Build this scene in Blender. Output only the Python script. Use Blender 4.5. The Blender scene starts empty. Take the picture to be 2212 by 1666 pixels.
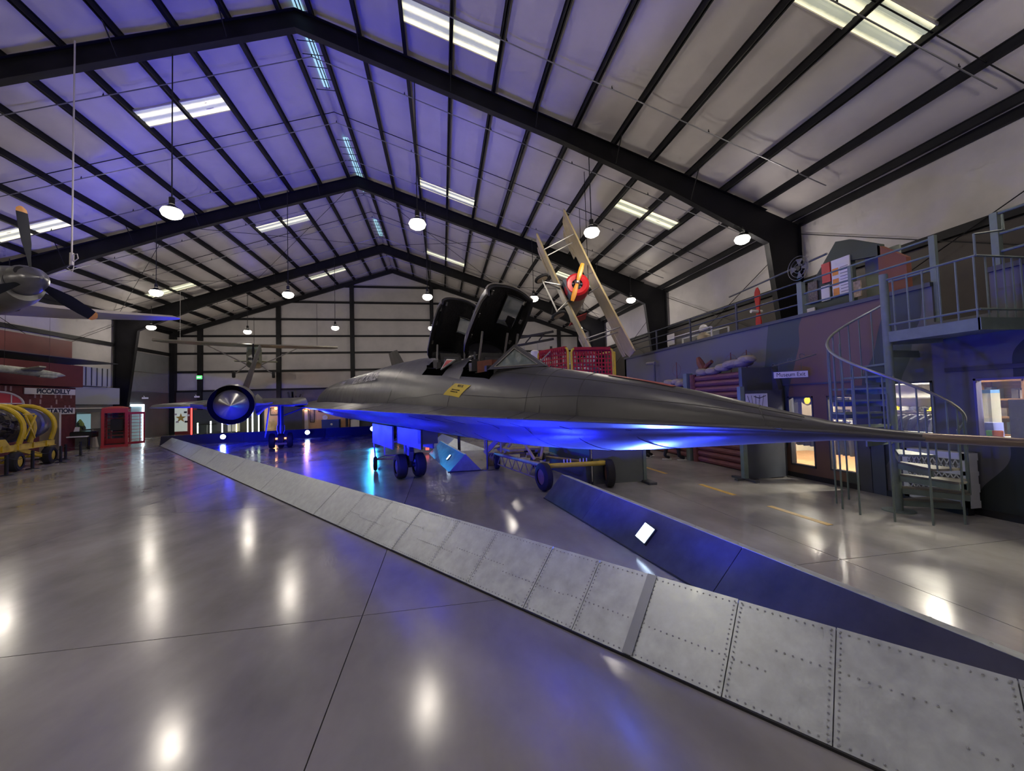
import bpy, math, random
from math import sin, cos, pi, radians as rad, hypot, atan2, sqrt
from mathutils import Vector as V, Matrix as MX, Quaternion

random.seed(7)
scene = bpy.context.scene
COL = scene.collection
# ------------------------------------------------------------------ camera
CAMZ = 1.85
YAW, PITCH, ROLL, FPX = 0.174247, 0.0395525, -0.0296506, 862.15
_w = V((sin(YAW) * cos(PITCH), cos(YAW) * cos(PITCH), sin(PITCH)))
_r0 = V((cos(YAW), -sin(YAW), 0))
_u0 = _r0.cross(_w)
CR = _r0 * cos(ROLL) + _u0 * sin(ROLL)
CU = -_r0 * sin(ROLL) + _u0 * cos(ROLL)
CW = _w
cam = bpy.data.cameras.new('camera')
cam.sensor_fit = 'HORIZONTAL'; cam.sensor_width = 36.0; cam.lens = FPX / 2212 * 36.0
cam.clip_start = 0.05; cam.clip_end = 200
cam_o = bpy.data.objects.new('camera', cam); COL.objects.link(cam_o)
_m = MX((CR, CU, -CW)).transposed().to_4x4(); _m.translation = V((0, 0, CAMZ))
cam_o.matrix_world = _m
scene.camera = cam_o
# ------------------------------------------------------------------ world, view
wd = bpy.data.worlds.new('world'); scene.world = wd; wd.use_nodes = True
wd.node_tree.nodes['Background'].inputs[0].default_value = (0.35, 0.38, 0.45, 1)
wd.node_tree.nodes['Background'].inputs[1].default_value = 0.25
vs = scene.view_settings
vs.view_transform = 'Standard'; vs.look = 'None'; vs.gamma = 1.0; vs.use_curve_mapping = False
vs.exposure = 0.15
cy = scene.cycles
cy.max_bounces = 4; cy.diffuse_bounces = 2; cy.glossy_bounces = 2; cy.transmission_bounces = 2; cy.transparent_max_bounces = 6
cy.caustics_reflective = False; cy.caustics_refractive = False; cy.sample_clamp_indirect = 6.0
cy.use_adaptive_sampling = True; cy.adaptive_threshold = 0.12; cy.adaptive_min_samples = 10; cy.use_denoising = True
LAMP_W = 112.0            # one warm high-bay lamp, watts
BLUE_W = 10.0              # scale of every blue flood
LAMP_COL = (1.0, 0.90, 0.78)
BLUE_COL = (0.006, 0.014, 1.0)

# ------------------------------------------------------------------ materials
MATS = {}
def mat(name, col, rough=0.6, metal=0.0, var=0.0, scale=4.0, bump=0.0, bscale=40.0, emit=None, es=0.0,
        coat=0.0, spec=0.5, trans=0.0, alpha=1.0, rvar=0.0, stretch=None, detail=5.0):
    if name in MATS: return MATS[name]
    m = bpy.data.materials.new(name); m.use_nodes = True
    nt = m.node_tree; b = nt.nodes['Principled BSDF']; N = nt.nodes; L = nt.links
    c = (*col, 1.0)
    b.inputs['Base Color'].default_value = c
    b.inputs['Roughness'].default_value = rough
    b.inputs['Metallic'].default_value = metal
    b.inputs['Specular IOR Level'].default_value = spec
    if coat: b.inputs['Coat Weight'].default_value = coat; b.inputs['Coat Roughness'].default_value = 0.12
    if trans: b.inputs['Transmission Weight'].default_value = trans
    if alpha < 1: b.inputs['Alpha'].default_value = alpha
    if emit: b.inputs['Emission Color'].default_value = (*emit, 1); b.inputs['Emission Strength'].default_value = es
    if var or bump or rvar:
        tc = N.new('ShaderNodeTexCoord'); src = tc.outputs['Object']
        if stretch:
            mp = N.new('ShaderNodeMapping'); mp.inputs['Scale'].default_value = stretch
            L.new(src, mp.inputs[0]); src = mp.outputs[0]
        if var or rvar:
            n = N.new('ShaderNodeTexNoise'); n.inputs['Scale'].default_value = scale; n.inputs['Detail'].default_value = detail
            n.inputs['Roughness'].default_value = 0.6
            L.new(src, n.inputs['Vector'])
            if var:
                mx = N.new('ShaderNodeMix'); mx.data_type = 'RGBA'
                mx.inputs[6].default_value = tuple(min(1, max(0, x * (1 - var))) for x in col) + (1,)
                mx.inputs[7].default_value = tuple(min(1, x * (1 + var)) for x in col) + (1,)
                mr = N.new('ShaderNodeMapRange'); mr.inputs[1].default_value = 0.3; mr.inputs[2].default_value = 0.7
                L.new(n.outputs['Fac'], mr.inputs[0]); L.new(mr.outputs[0], mx.inputs[0])
                L.new(mx.outputs[2], b.inputs['Base Color'])
            if rvar:
                mr = N.new('ShaderNodeMapRange'); mr.inputs[1].default_value = 0.3; mr.inputs[2].default_value = 0.7
                mr.inputs[3].default_value = max(0.02, rough - rvar); mr.inputs[4].default_value = min(1, rough + rvar)
                L.new(n.outputs['Fac'], mr.inputs[0]); L.new(mr.outputs[0], b.inputs['Roughness'])
        if bump:
            n2 = N.new('ShaderNodeTexNoise'); n2.inputs['Scale'].default_value = bscale; n2.inputs['Detail'].default_value = 3
            L.new(src, n2.inputs['Vector'])
            bp = N.new('ShaderNodeBump'); bp.inputs['Strength'].default_value = bump; bp.inputs['Distance'].default_value = 0.02
            L.new(n2.outputs['Fac'], bp.inputs['Height']); L.new(bp.outputs[0], b.inputs['Normal'])
    MATS[name] = m
    return m
def emat(name, col, s):
    m = mat(name, (0.02, 0.02, 0.02), emit=col, es=s); m.cycles.emission_sampling = 'NONE'; return m

# ------------------------------------------------------------------ mesh builder
class MB:
    def __init__(s): s.v = []; s.f = []; s.mi = []
    def add(s, vs, fs, mi=0):
        o = len(s.v); s.v += [tuple(x) for x in vs]
        for f in fs: s.f.append(tuple(o + i for i in f)); s.mi.append(mi)
        return s
    def box(s, c, d, rz=0.0, m=None, mi=0):
        x, y, z = d[0] / 2, d[1] / 2, d[2] / 2
        p = [V((a, b, e)) for a in (-x, x) for b in (-y, y) for e in (-z, z)]
        R = MX.Rotation(rz, 3, 'Z') if m is None else m
        p = [R @ q + V(c) for q in p]
        return s.add(p, [(0, 1, 3, 2), (4, 6, 7, 5), (0, 4, 5, 1), (2, 3, 7, 6), (0, 2, 6, 4), (1, 5, 7, 3)], mi)
    def bx(s, x0, x1, y0, y1, z0, z1, mi=0):
        return s.box(((x0 + x1) / 2, (y0 + y1) / 2, (z0 + z1) / 2), (abs(x1 - x0), abs(y1 - y0), abs(z1 - z0)), mi=mi)
    def bar(s, p0, p1, w, h, up=(0, 0, 1), mi=0):
        p0, p1 = V(p0), V(p1); d = p1 - p0; l = d.length; x = d / l
        u = V(up)
        if abs(x.dot(u)) > .98: u = V((0, 1, 0))
        y = u.cross(x).normalized(); z = x.cross(y)
        return s.box((p0 + p1) / 2, (l, w, h), m=MX((x, y, z)).transposed(), mi=mi)
    def cyl(s, p0, p1, r0, r1=None, n=10, cap=True, mi=0):
        r1 = r0 if r1 is None else r1
        p0, p1 = V(p0), V(p1); x = (p1 - p0).normalized()
        u = V((0, 0, 1)) if abs(x.z) < .9 else V((1, 0, 0))
        y = u.cross(x).normalized(); z = x.cross(y)
        vs = []
        for p, r in ((p0, r0), (p1, r1)):
            for i in range(n):
                a = 2 * pi * i / n; vs.append(p + y * (r * cos(a)) + z * (r * sin(a)))
        fs = [(i, (i + 1) % n, n + (i + 1) % n, n + i) for i in range(n)]
        if cap: fs += [tuple(range(n - 1, -1, -1)), tuple(range(n, 2 * n))]
        return s.add(vs, fs, mi)
    def tube(s, pts, r, n=8, closed=False, mi=0):
        pts = [V(p) for p in pts]; k = len(pts); rs = r if isinstance(r, (list, tuple)) else [r] * k
        vs = []; prev = None
        for i, p in enumerate(pts):
            if closed: t = pts[(i + 1) % k] - pts[i - 1]
            else: t = pts[min(i + 1, k - 1)] - pts[max(i - 1, 0)]
            t.normalize()
            if prev is None:
                u = V((0, 0, 1)) if abs(t.z) < .9 else V((1, 0, 0))
                y = u.cross(t).normalized()
            else:
                y = prev - t * prev.dot(t); y.normalize()
            prev = y; z = t.cross(y)
            for j in range(n):
                a = 2 * pi * j / n; vs.append(p + y * (rs[i] * cos(a)) + z * (rs[i] * sin(a)))
        fs = []
        for i in range(k if closed else k - 1):
            a, b = i * n, ((i + 1) % k) * n
            fs += [(a + j, a + (j + 1) % n, b + (j + 1) % n, b + j) for j in range(n)]
        if not closed: fs += [tuple(range(n - 1, -1, -1)), tuple(range((k - 1) * n, k * n))]
        return s.add(vs, fs, mi)
    def lathe(s, prof, n=24, o=(0, 0, 0), axis=(0, 0, 1), cap=True, mi=0):
        x = V(axis).normalized(); u = V((0, 0, 1)) if abs(x.z) < .9 else V((1, 0, 0))
        y = u.cross(x).normalized(); z = x.cross(y); o = V(o); vs = []
        for t, r in prof:
            for i in range(n):
                a = 2 * pi * i / n; vs.append(o + x * t + y * (r * cos(a)) + z * (r * sin(a)))
        fs = []
        for k in range(len(prof) - 1):
            a, b = k * n, (k + 1) * n
            fs += [(a + i, a + (i + 1) % n, b + (i + 1) % n, b + i) for i in range(n)]
        if cap: fs += [tuple(range(n - 1, -1, -1)), tuple(range((len(prof) - 1) * n, len(prof) * n))]
        return s.add(vs, fs, mi)
    def loft(s, secs, closed=True, cap=True, mi=0):
        n = len(secs[0]); vs = [p for c in secs for p in c]; fs = []
        for k in range(len(secs) - 1):
            a, b = k * n, (k + 1) * n
            for i in range(n if closed else n - 1):
                j = (i + 1) % n; fs.append((a + i, a + j, b + j, b + i))
        if cap and closed: fs += [tuple(range(n - 1, -1, -1)), tuple(range((len(secs) - 1) * n, len(secs) * n))]
        return s.add(vs, fs, mi)
    def prism(s, poly, d, mi=0):
        d = V(d); a = [V(p) for p in poly]; n = len(a)
        return s.add(a + [p + d for p in a], [tuple(range(n - 1, -1, -1)), tuple(range(n, 2 * n))] +
                     [(i, (i + 1) % n, n + (i + 1) % n, n + i) for i in range(n)], mi)
    def grid(s, fn, nu, nv, mi=0):
        vs = [fn(i / nu, j / nv) for i in range(nu + 1) for j in range(nv + 1)]
        fs = [(i * (nv + 1) + j, (i + 1) * (nv + 1) + j, (i + 1) * (nv + 1) + j + 1, i * (nv + 1) + j + 1) for i in range(nu) for j in range(nv)]
        return s.add(vs, fs, mi)
    def mesh(s, name, mats, smooth=True, ang=35):
        me = bpy.data.meshes.new(name)
        me.from_pydata(s.v, [], s.f)
        for m in (mats if isinstance(mats, (list, tuple)) else [mats]): me.materials.append(m)
        if max(s.mi, default=0): me.polygons.foreach_set('material_index', s.mi)
        me.validate()
        if smooth:
            me.polygons.foreach_set('use_smooth', [True] * len(me.polygons))
            me.set_sharp_from_angle(angle=rad(ang))
        me.update()
        return me
    def obj(s, name, mats, parent=None, smooth=True, ang=35, fix=True):
        me = s.mesh(name, mats, smooth, ang)
        if fix:
            import bmesh
            bm = bmesh.new(); bm.from_mesh(me); bmesh.ops.recalc_face_normals(bm, faces=bm.faces); bm.to_mesh(me); bm.free()
        return link(name, me, parent)

def link(name, data, parent=None, loc=None, rz=None):
    o = bpy.data.objects.new(name, data); COL.objects.link(o)
    if parent is not None: o.parent = parent
    if loc is not None: o.location = loc
    if rz is not None: o.rotation_euler = (0, 0, rz)
    return o
def thing(name, label, cat, loc=(0, 0, 0), rz=0.0, group=None, kind=None):
    o = bpy.data.objects.new(name, None); COL.objects.link(o); o.empty_display_size = .2
    o.location = loc; o.rotation_euler = (0, 0, rz)
    return tag(o, label, cat, group, kind)
def tag(o, label=None, cat=None, group=None, kind=None):
    if label: o['label'] = label
    if cat: o['category'] = cat
    if group: o['group'] = group
    if kind: o['kind'] = kind
    return o
def struct(name, data, label=None):
    o = data.obj(name, MATS['_tmp']) if False else data
    o['kind'] = 'structure'
    if label: o['label'] = label
    return o
def copy_tree(o, parent=None):
    c = o.copy(); COL.objects.link(c); c.parent = parent
    for ch in list(o.children): copy_tree(ch, c)
    return c
def text(name, s, size, material, parent, loc, xdir, updir, ext=0.002, align='CENTER', sx=1.0, label=None, bold=0.0):
    cu = bpy.data.curves.new(name, 'FONT'); cu.body = s; cu.size = size; cu.align_x = align; cu.align_y = 'CENTER'
    cu.extrude = ext; cu.offset = bold; cu.materials.append(material)
    o = bpy.data.objects.new(name, cu); COL.objects.link(o)
    x = V(xdir).normalized(); y = V(updir); y = (y - x * y.dot(x)).normalized(); z = x.cross(y)
    m = MX((x * sx, y, z)).transposed().to_4x4(); m.translation = V(loc)
    me = bpy.data.meshes.new_from_object(o); bpy.data.objects.remove(o); me.materials.clear(); me.materials.append(material)
    o = bpy.data.objects.new(name, me); COL.objects.link(o)
    if parent: o.parent = parent
    o.matrix_local = m
    if label: o['label'] = label
    return o
def light(name, kind, loc, energy, col, parent=None, size=0.2, aim=None, angle=None, blend=0.6):
    l = bpy.data.lights.new(name, kind); l.energy = energy; l.color = col
    if kind in ('POINT', 'SPOT'): l.shadow_soft_size = size
    if kind == 'SPOT': l.spot_size = rad(angle or 90); l.spot_blend = blend
    if kind == 'AREA': l.shape = 'RECTANGLE'; l.size = size[0]; l.size_y = size[1]
    o = bpy.data.objects.new(name, l); COL.objects.link(o)
    if parent: o.parent = parent
    o.location = loc
    if aim is not None: o.rotation_euler = V(aim).to_track_quat('-Z', 'Y').to_euler()
    return o
def lerp(a, b, t): return a + (b - a) * t
def interp(tab, x):
    for i in range(len(tab) - 1):
        if (tab[i][0] - x) * (tab[i + 1][0] - x) <= 0 and tab[i][0] != tab[i + 1][0]:
            t = (x - tab[i][0]) / (tab[i + 1][0] - tab[i][0])
            return [lerp(tab[i][k], tab[i + 1][k], t) for k in range(1, len(tab[i]))]
    return list((tab[0] if abs(x - tab[0][0]) < abs(x - tab[-1][0]) else tab[-1])[1:])
def bez(p0, p1, p2, n=8):
    p0, p1, p2 = V(p0), V(p1), V(p2)
    return [p0 * (1 - t) ** 2 + p1 * 2 * t * (1 - t) + p2 * t * t for t in [i / n for i in range(n + 1)]]
# ------------------------------------------------------------------ building shell
RX, RZ, SLP = -4.05, 13.7, 0.3333      # ridge line, purlin underside at ridge, roof slope
XL, XR = -21.25, 13.15                 # side walls
Y0, Y1 = -9.0, 36.0                    # front wall (behind the camera), end wall
FR = [-5.3, 3.55, 12.35, 21.2, 30.2]   # rigid frames
PUR = [0.45 + 1.36 * k for k in range(13)]
def zroof(x): return RZ - SLP * abs(x - RX)

M_steel = mat('dark_painted_steel', (0.007, 0.007, 0.009), 0.55, var=.3, scale=2, spec=.25)
M_ins = mat('white_vinyl_insulation', (0.47, 0.44, 0.43), 0.55, var=.06, scale=1.2, bump=.25, bscale=3)
M_insw = mat('grey_wall_insulation', (0.40, 0.38, 0.38), 0.6, var=.10, scale=1.0, bump=.2, bscale=3)
M_conc = mat('polished_concrete', (0.37, 0.355, 0.325), 0.18, var=.26, scale=.9, rvar=.06, bump=.05, bscale=2.2, spec=.75, detail=6, stretch=(1, .55, 1))
M_gap = mat('joint_filler', (0.05, 0.05, 0.05), .8)
M_slate = mat('slate_blue_paint', (0.06, 0.068, 0.088), .55, var=.12, scale=2)
M_dgrey = mat('charcoal_wall_paint', (0.055, 0.058, 0.068), .6, var=.15, scale=2)
M_black = mat('matt_black', (0.012, 0.012, 0.013), .55)
M_white = mat('white_paint', (0.75, 0.74, 0.72), .5)
M_galv = mat('galvanised_pipe', (0.25, 0.25, 0.27), .4, metal=.7)

# floor: saw-cut concrete slabs
fl = MB().bx(XL - .3, XR + .3, Y0 - .3, Y1 + .3, -.30, -.016).obj('floor', M_gap)
fl['kind'] = 'structure'; fl['label'] = 'polished grey concrete floor with sawn joints'
xs = [XL - .2, -15.9, -10.8, -5.8, -0.735, 4.3, 8.7, XR + .2]
ys = [Y0 - .2, -3.6, 0.1, 3.785, 8.3, 12.9, 17.5, 22.2, 26.9, 31.5, Y1 + .2]
for i in range(len(xs) - 1):
    for j in range(len(ys) - 1):
        g = .004
        o = MB().bx(xs[i] + g, xs[i + 1] - g, ys[j] + g, ys[j + 1] - g, -.016, 0).obj('concrete_slab', M_conc, fl, smooth=False)

# ceiling: insulation blanket strips between purlins, sagging a little between frames
ce = thing('ceiling', 'gabled hangar roof with pale insulation blankets between black purlins', None, (0, 0, 0), kind='structure')
def strip(u0, u1, s):
    mb = MB(); d0, d1 = u0, u1
    seg = []
    fy = [Y0] + FR + [Y1]
    yy = []
    for a, b in zip(fy, fy[1:]):
        n = max(4, int((b - a) / .8))
        yy += [a + (b - a) * k / n for k in range(n)]
    yy.append(Y1)
    rows = []
    ph = random.random() * 6
    for y in yy:
        dist = min(abs(y - f) for f in FR)
        row = []
        for k in range(7):
            t = k / 6; d = lerp(d0, d1, t)
            sag = -.07 * (1 - (2 * t - 1) ** 2) * (1 + .25 * sin(y * 1.7 + ph)) * min(1, .45 + dist / 1.2)
            wr = .018 * sin(y * 7 + 3 * t + ph) * max(0, 1 - dist / 1.3)
            row.append((RX + s * d, y, RZ + .24 - SLP * d + sag + wr))
        rows.append(row)
    mb.loft(rows, closed=False, cap=False)
    return mb
for s in (-1, 1):
    prev = 0.0
    for d in PUR + [17.2]:
        strip(prev, d, s).obj('insulation_blanket', M_ins, ce, fix=False)
        prev = d
    for k, d in enumerate(PUR):
        x = RX + s * d; z = zroof(x)
        mb = MB()
        mb.bx(x - .015, x + .015, Y0, Y1, z, z + .24).bx(x - .055, x + .055, Y0, Y1, z, z + .02).bx(x - .04, x + .04, Y0, Y1, z + .22, z + .245)
        mb.obj('purlin', M_steel, ce, smooth=False)
    x = RX + s * 17.12
    MB().bx(x - .05, x + .05, Y0, Y1, zroof(x) - .05, zroof(x) + .25).obj('eave_strut', M_steel, ce, smooth=False)
# outer roof deck so no sky leaks in
for s in (-1, 1):
    MB().prism([(RX, Y0 - .3, RZ + .5), (RX + s * 17.6, Y0 - .3, RZ + .5 - SLP * 17.6), (RX + s * 17.6, Y0 - .3, RZ + .56 - SLP * 17.6), (RX, Y0 - .3, RZ + .56)],
               (0, Y1 - Y0 + .6, 0)).obj('roof_deck', M_galv, ce, smooth=False)
# sprinkler and brace rods following the slope
def rod_across(y, dz, r, x0=RX - 16, x1=RX + 16):
    pts = [(x0, y, zroof(x0) + dz), (RX, y, RZ + dz), (x1, y, zroof(x1) + dz)]
    o = MB()
    o.tube(pts, r, 6)
    o.obj('sprinkler_pipe', M_galv, ce)
    h = MB()
    for k in range(11):
        x = x0 + 1.0 + k * (x1 - x0 - 2) / 10
        z = zroof(x) + dz
        h.cyl((x, y, z), (x, y, z + .10), .012, n=6).cyl((x, y, z + .02), (x, y, z + .05), .03, .02, n=6)
    tag(h.obj('sprinkler_head', M_black, ce), kind='stuff')
for y, dz in ((10.3, -.08), (6.4, -.08), (13.85, -.1), (17.05, -.1), (19.6, -.1), (22.9, -.1), (25.6, -.1), (28.6, -.1), (32.2, -.1), (34.5, -.1)):
    rod_across(y, dz, .017)
for y in (6.2, 16.65, 25.2):
    pts = [(RX - 16.6, y, zroof(RX - 16.6) + .06), (RX, y, RZ + .06), (RX + 16.6, y, zroof(RX + 16.6) + .06)]
    MB().tube(pts, .016, 6).obj('tie_rod', M_steel, ce)
for (xa, ya, xb, yb) in ((RX, 21.3, RX - 8.6, 30.1), (RX - 8.6, 21.3, RX, 30.1), (RX, 21.3, RX + 8.6, 30.1), (RX + 8.6, 21.3, RX, 30.1),
                         (RX - 8.6, 21.3, RX - 17, 30.1), (RX - 17, 21.3, RX - 8.6, 30.1), (RX + 8.6, 21.3, RX + 17, 30.1), (RX + 17, 21.3, RX + 8.6, 30.1)):
    MB().cyl((xa, ya, zroof(xa) - .12), (xb, yb, zroof(xb) - .12), .012, n=5).obj('brace_rod', M_steel, ce)

# skylights: ribbed translucent panels lit by the dusk sky
def sky_mat():
    m = bpy.data.materials.new('ribbed_translucent_skylight'); m.use_nodes = True
    N = m.node_tree.nodes; L = m.node_tree.links; b = N['Principled BSDF']
    b.inputs['Base Color'].default_value = (.6, .6, .5, 1); b.inputs['Roughness'].default_value = .35
    tc = N.new('ShaderNodeTexCoord'); w = N.new('ShaderNodeTexWave'); w.bands_direction = 'Y'; w.inputs['Scale'].default_value = .80
    w.inputs['Distortion'].default_value = .25; w.inputs['Detail'].default_value = 2
    n = N.new('ShaderNodeTexNoise'); n.inputs['Scale'].default_value = 18
    L.new(tc.outputs['Object'], w.inputs['Vector']); L.new(tc.outputs['Object'], n.inputs['Vector'])
    cr = N.new('ShaderNodeValToRGB'); e = cr.color_ramp.elements
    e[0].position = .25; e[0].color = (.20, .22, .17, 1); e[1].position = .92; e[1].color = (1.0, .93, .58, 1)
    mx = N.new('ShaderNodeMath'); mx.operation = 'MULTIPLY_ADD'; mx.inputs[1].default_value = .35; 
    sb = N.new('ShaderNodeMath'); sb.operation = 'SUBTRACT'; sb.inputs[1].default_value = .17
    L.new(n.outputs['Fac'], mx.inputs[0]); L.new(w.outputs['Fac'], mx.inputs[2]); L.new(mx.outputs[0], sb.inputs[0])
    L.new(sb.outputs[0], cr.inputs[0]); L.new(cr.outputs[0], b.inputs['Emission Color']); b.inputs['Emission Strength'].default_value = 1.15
    m.cycles.emission_sampling = 'NONE'; MATS['sky'] = m; return m
M_skyl = sky_mat()
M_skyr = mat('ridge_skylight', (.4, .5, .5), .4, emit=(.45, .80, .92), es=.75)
wn = 0
def skylight(s, k0, y0, y1):
    global wn
    wn += 1
    w = thing('window_%d' % wn, 'ribbed translucent roof skylight', None, kind='structure')
    for k in (k0, k0 + 1):
        d0, d1 = PUR[k] + .02, PUR[k + 1] - .02
        rows = []
        for j in range(25):
            y = lerp(y0, y1, j / 24)
            zz = .02 * (1 if (j % 8) < 2 else 0)
            rows.append([(RX + s * d, y, RZ + .14 - SLP * d + zz) for d in (d0, d1)])
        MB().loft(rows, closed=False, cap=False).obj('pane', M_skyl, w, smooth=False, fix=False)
        f = MB()
        for y in (y0, y1):
            f.bar((RX + s * d0, y, RZ + .15 - SLP * d0), (RX + s * d1, y, RZ + .15 - SLP * d1), .03, .06)
        f.obj('skylight_trim', M_ins, w, smooth=False)
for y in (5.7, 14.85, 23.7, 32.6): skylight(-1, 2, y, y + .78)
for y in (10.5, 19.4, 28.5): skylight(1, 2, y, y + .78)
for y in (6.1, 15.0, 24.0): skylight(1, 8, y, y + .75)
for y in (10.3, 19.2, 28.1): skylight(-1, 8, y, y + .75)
for ya, yb in ((10.8, 15.4), (18.3, 22.9), (26.4, 28.9)):
    wn += 1
    w = thing('window_%d' % wn, 'narrow blue-white ridge skylight with wire guard', None, kind='structure')
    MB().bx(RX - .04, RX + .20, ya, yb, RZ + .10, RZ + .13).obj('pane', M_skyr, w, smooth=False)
    g = MB()
    for x in (-.02, .08): g.bx(RX + .08 + x - .012, RX + .08 + x + .012, ya, yb, RZ + .05, RZ + .09)
    n = int((yb - ya) / .5)
    for k in range(n + 1): g.bx(RX - .3, RX + .38, lerp(ya, yb, k / n) - .008, lerp(ya, yb, k / n) + .008, RZ - .02, RZ + .0)
    g.obj('wire_guard', M_black, w, smooth=False)

# rigid frames: tapered rafters, haunches and columns
def frame(y, n):
    fr = thing('roof_frame', 'black steel rigid frame across the hangar', None, (0, 0, 0), kind='structure')
    hw = .11
    for s in (-1, 1):
        def dep(d):   # web depth by distance from ridge
            return interp([(0, .60), (8, .62), (12, .80), (16.9, 1.35)], d)[0]
        top = [RX + s * d for d in (0, 4, 8, 12, 15.7)]
        web = [(x, y - .008, zroof(x)) for x in top] + [(x, y - .008, zroof(x) - dep(abs(x - RX))) for x in reversed(top)]
        MB().prism(web, (0, .016, 0)).obj('rafter_web', M_steel, fr, smooth=False)
        m = MB()
        for a, b in zip(top, top[1:]):
            m.bar((a, y, zroof(a) - .01), (b, y, zroof(b) - .01), 2 * hw, .02)
        m.obj('top_flange', M_steel, fr, smooth=False)
        m = MB()
        for a, b in zip(top, top[1:]):
            m.bar((a, y, zroof(a) - dep(abs(a - RX))), (b, y, zroof(b) - dep(abs(b - RX))), 2 * hw, .02)
        m.obj('bottom_flange', M_steel, fr, smooth=False)
        # column
        xo = RX + s * 17.05; xi_t = RX + s * 15.7; xi_b = RX + s * 16.55
        zt = zroof(xi_t)
        poly = [(xo, y - .008, 0), (xo, y - .008, zroof(xo)), (xi_t, y - .008, zt), (xi_t, y - .008, zt - dep(15.7)), (xi_b, y - .008, 0)]
        MB().prism(poly, (0, .016, 0)).obj('column_web', M_steel, fr, smooth=False)
        MB().bar((xi_b, y, 0), (xi_t, y, zt - dep(15.7)), 2 * hw, .02, up=(1, 0, 0)).obj('inner_flange', M_steel, fr, smooth=False)
        MB().bx(xo - .01, xo + .01, y - hw, y + hw, 0, zroof(xo)).obj('outer_flange', M_steel, fr, smooth=False)
        # knee braces
        for d in PUR[1::2]:
            x = RX + s * d
            if d < 15:
                for e in (-1,):
                    MB().cyl((x, y + e * .62, zroof(x) + .03), (x, y + e * .10, zroof(x) - dep(d) + .05), .018, n=5).obj('flange_brace', M_steel, fr)
    return fr
for i, y in enumerate(FR): frame(y, i)
# end-wall rafters
for yy in (Y1 - .25,):
    fr = thing('roof_frame', 'black end-wall rafter under the gable', None, kind='structure')
    for s in (-1, 1):
        a = (RX, yy, RZ - .15); b = (RX + s * 17.1, yy, zroof(RX + s * 17.1) - .15)
        MB().bar(a, b, .2, .32).obj('rafter', M_steel, fr, smooth=False)

# end wall
wb = thing('wall_back', 'gable end wall with pale insulation between black girts', None, kind='structure')
poly = [(XL, Y1, 0), (XR, Y1, 0), (XR, Y1, zroof(XR) + .4), (RX, Y1, RZ + .4), (XL, Y1, zroof(XL) + .4)]
MB().prism(poly, (0, .2, 0)).obj('insulation_face', M_insw, wb, smooth=False)
for z in (3.42, 4.97, 6.45, 7.87, 9.28, 10.76, 12.16):
    half = 17.1 if z < zroof(XR) else (RZ - .2 - z) / SLP
    MB().bx(RX - half, RX + half, Y1 - .16, Y1 - .02, z - .09, z + .06).obj('girt', M_steel, wb, smooth=False)
for x in (-19.1, -13.28, -7.46, -0.74, 5.1, 10.9):
    MB().bx(x - .16, x + .16, Y1 - .28, Y1 - .05, 0, zroof(x) - .1).obj('wall_column', M_steel, wb, smooth=False)
for x in (XL + .25, XR - .25):
    MB().bx(x - .18, x + .18, Y1 - .35, Y1 - .02, 0, zroof(x)).obj('wall_column', M_steel, wb, smooth=False)
MB().bx(XL, -7.6, Y1 - .12, Y1 - .01, 0, 3.35).obj('wainscot_panel', M_dgrey, wb, smooth=False)
MB().bx(-7.4, XR, Y1 - .12, Y1 - .01, 0, 2.1).obj('wainscot_panel', M_dgrey, wb, smooth=False)
# side walls
wl = thing('wall_left', 'left hangar wall with pale insulation and grey panels', None, kind='structure')
MB().bx(XL - .2, XL, Y0, Y1, 0, zroof(XL) + .4).obj('insulation_face', M_insw, wl, smooth=False)
for z in (6.35,):
    MB().bx(XL, XL + .16, Y0, Y1, z - .12, z + .10).obj('girt', M_steel, wl, smooth=False)
M_panel = mat('grey_wall_panel', (0.16, 0.165, 0.185), .6, var=.1, scale=2)
for z0, z1 in ((4.75, 6.15), (3.35, 4.7)):
    MB().bx(XL, XL + .06, 30.4, Y1 - .4, z0, z1).obj('wall_panel', M_panel, wl, smooth=False)
MB().bx(XL, XL + .08, 30.4, Y1 - .4, 0, 3.3).obj('wainscot_panel', M_dgrey, wl, smooth=False)
for (ya, yb) in ((12.4, 21.1), (21.3, 30.1)):
    for e in (0, 1):
        a, b = (ya, yb) if e else (yb, ya)
        MB().cyl((XL + .22, a, 3.2), (XL + .22, b, 7.6), .014, n=5).obj('brace_rod', M_steel, wl)
wr = thing('wall_right', 'right hangar wall with pale insulation above a dark girt', None, kind='structure')
MB().bx(XR, XR + .2, Y0, Y1, 0, zroof(XR) + .4).obj('insulation_face', M_insw, wr, smooth=False)
MB().bx(XR - .16, XR, Y0, Y1, 5.75, 5.97).obj('girt', M_steel, wr, smooth=False)
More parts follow.
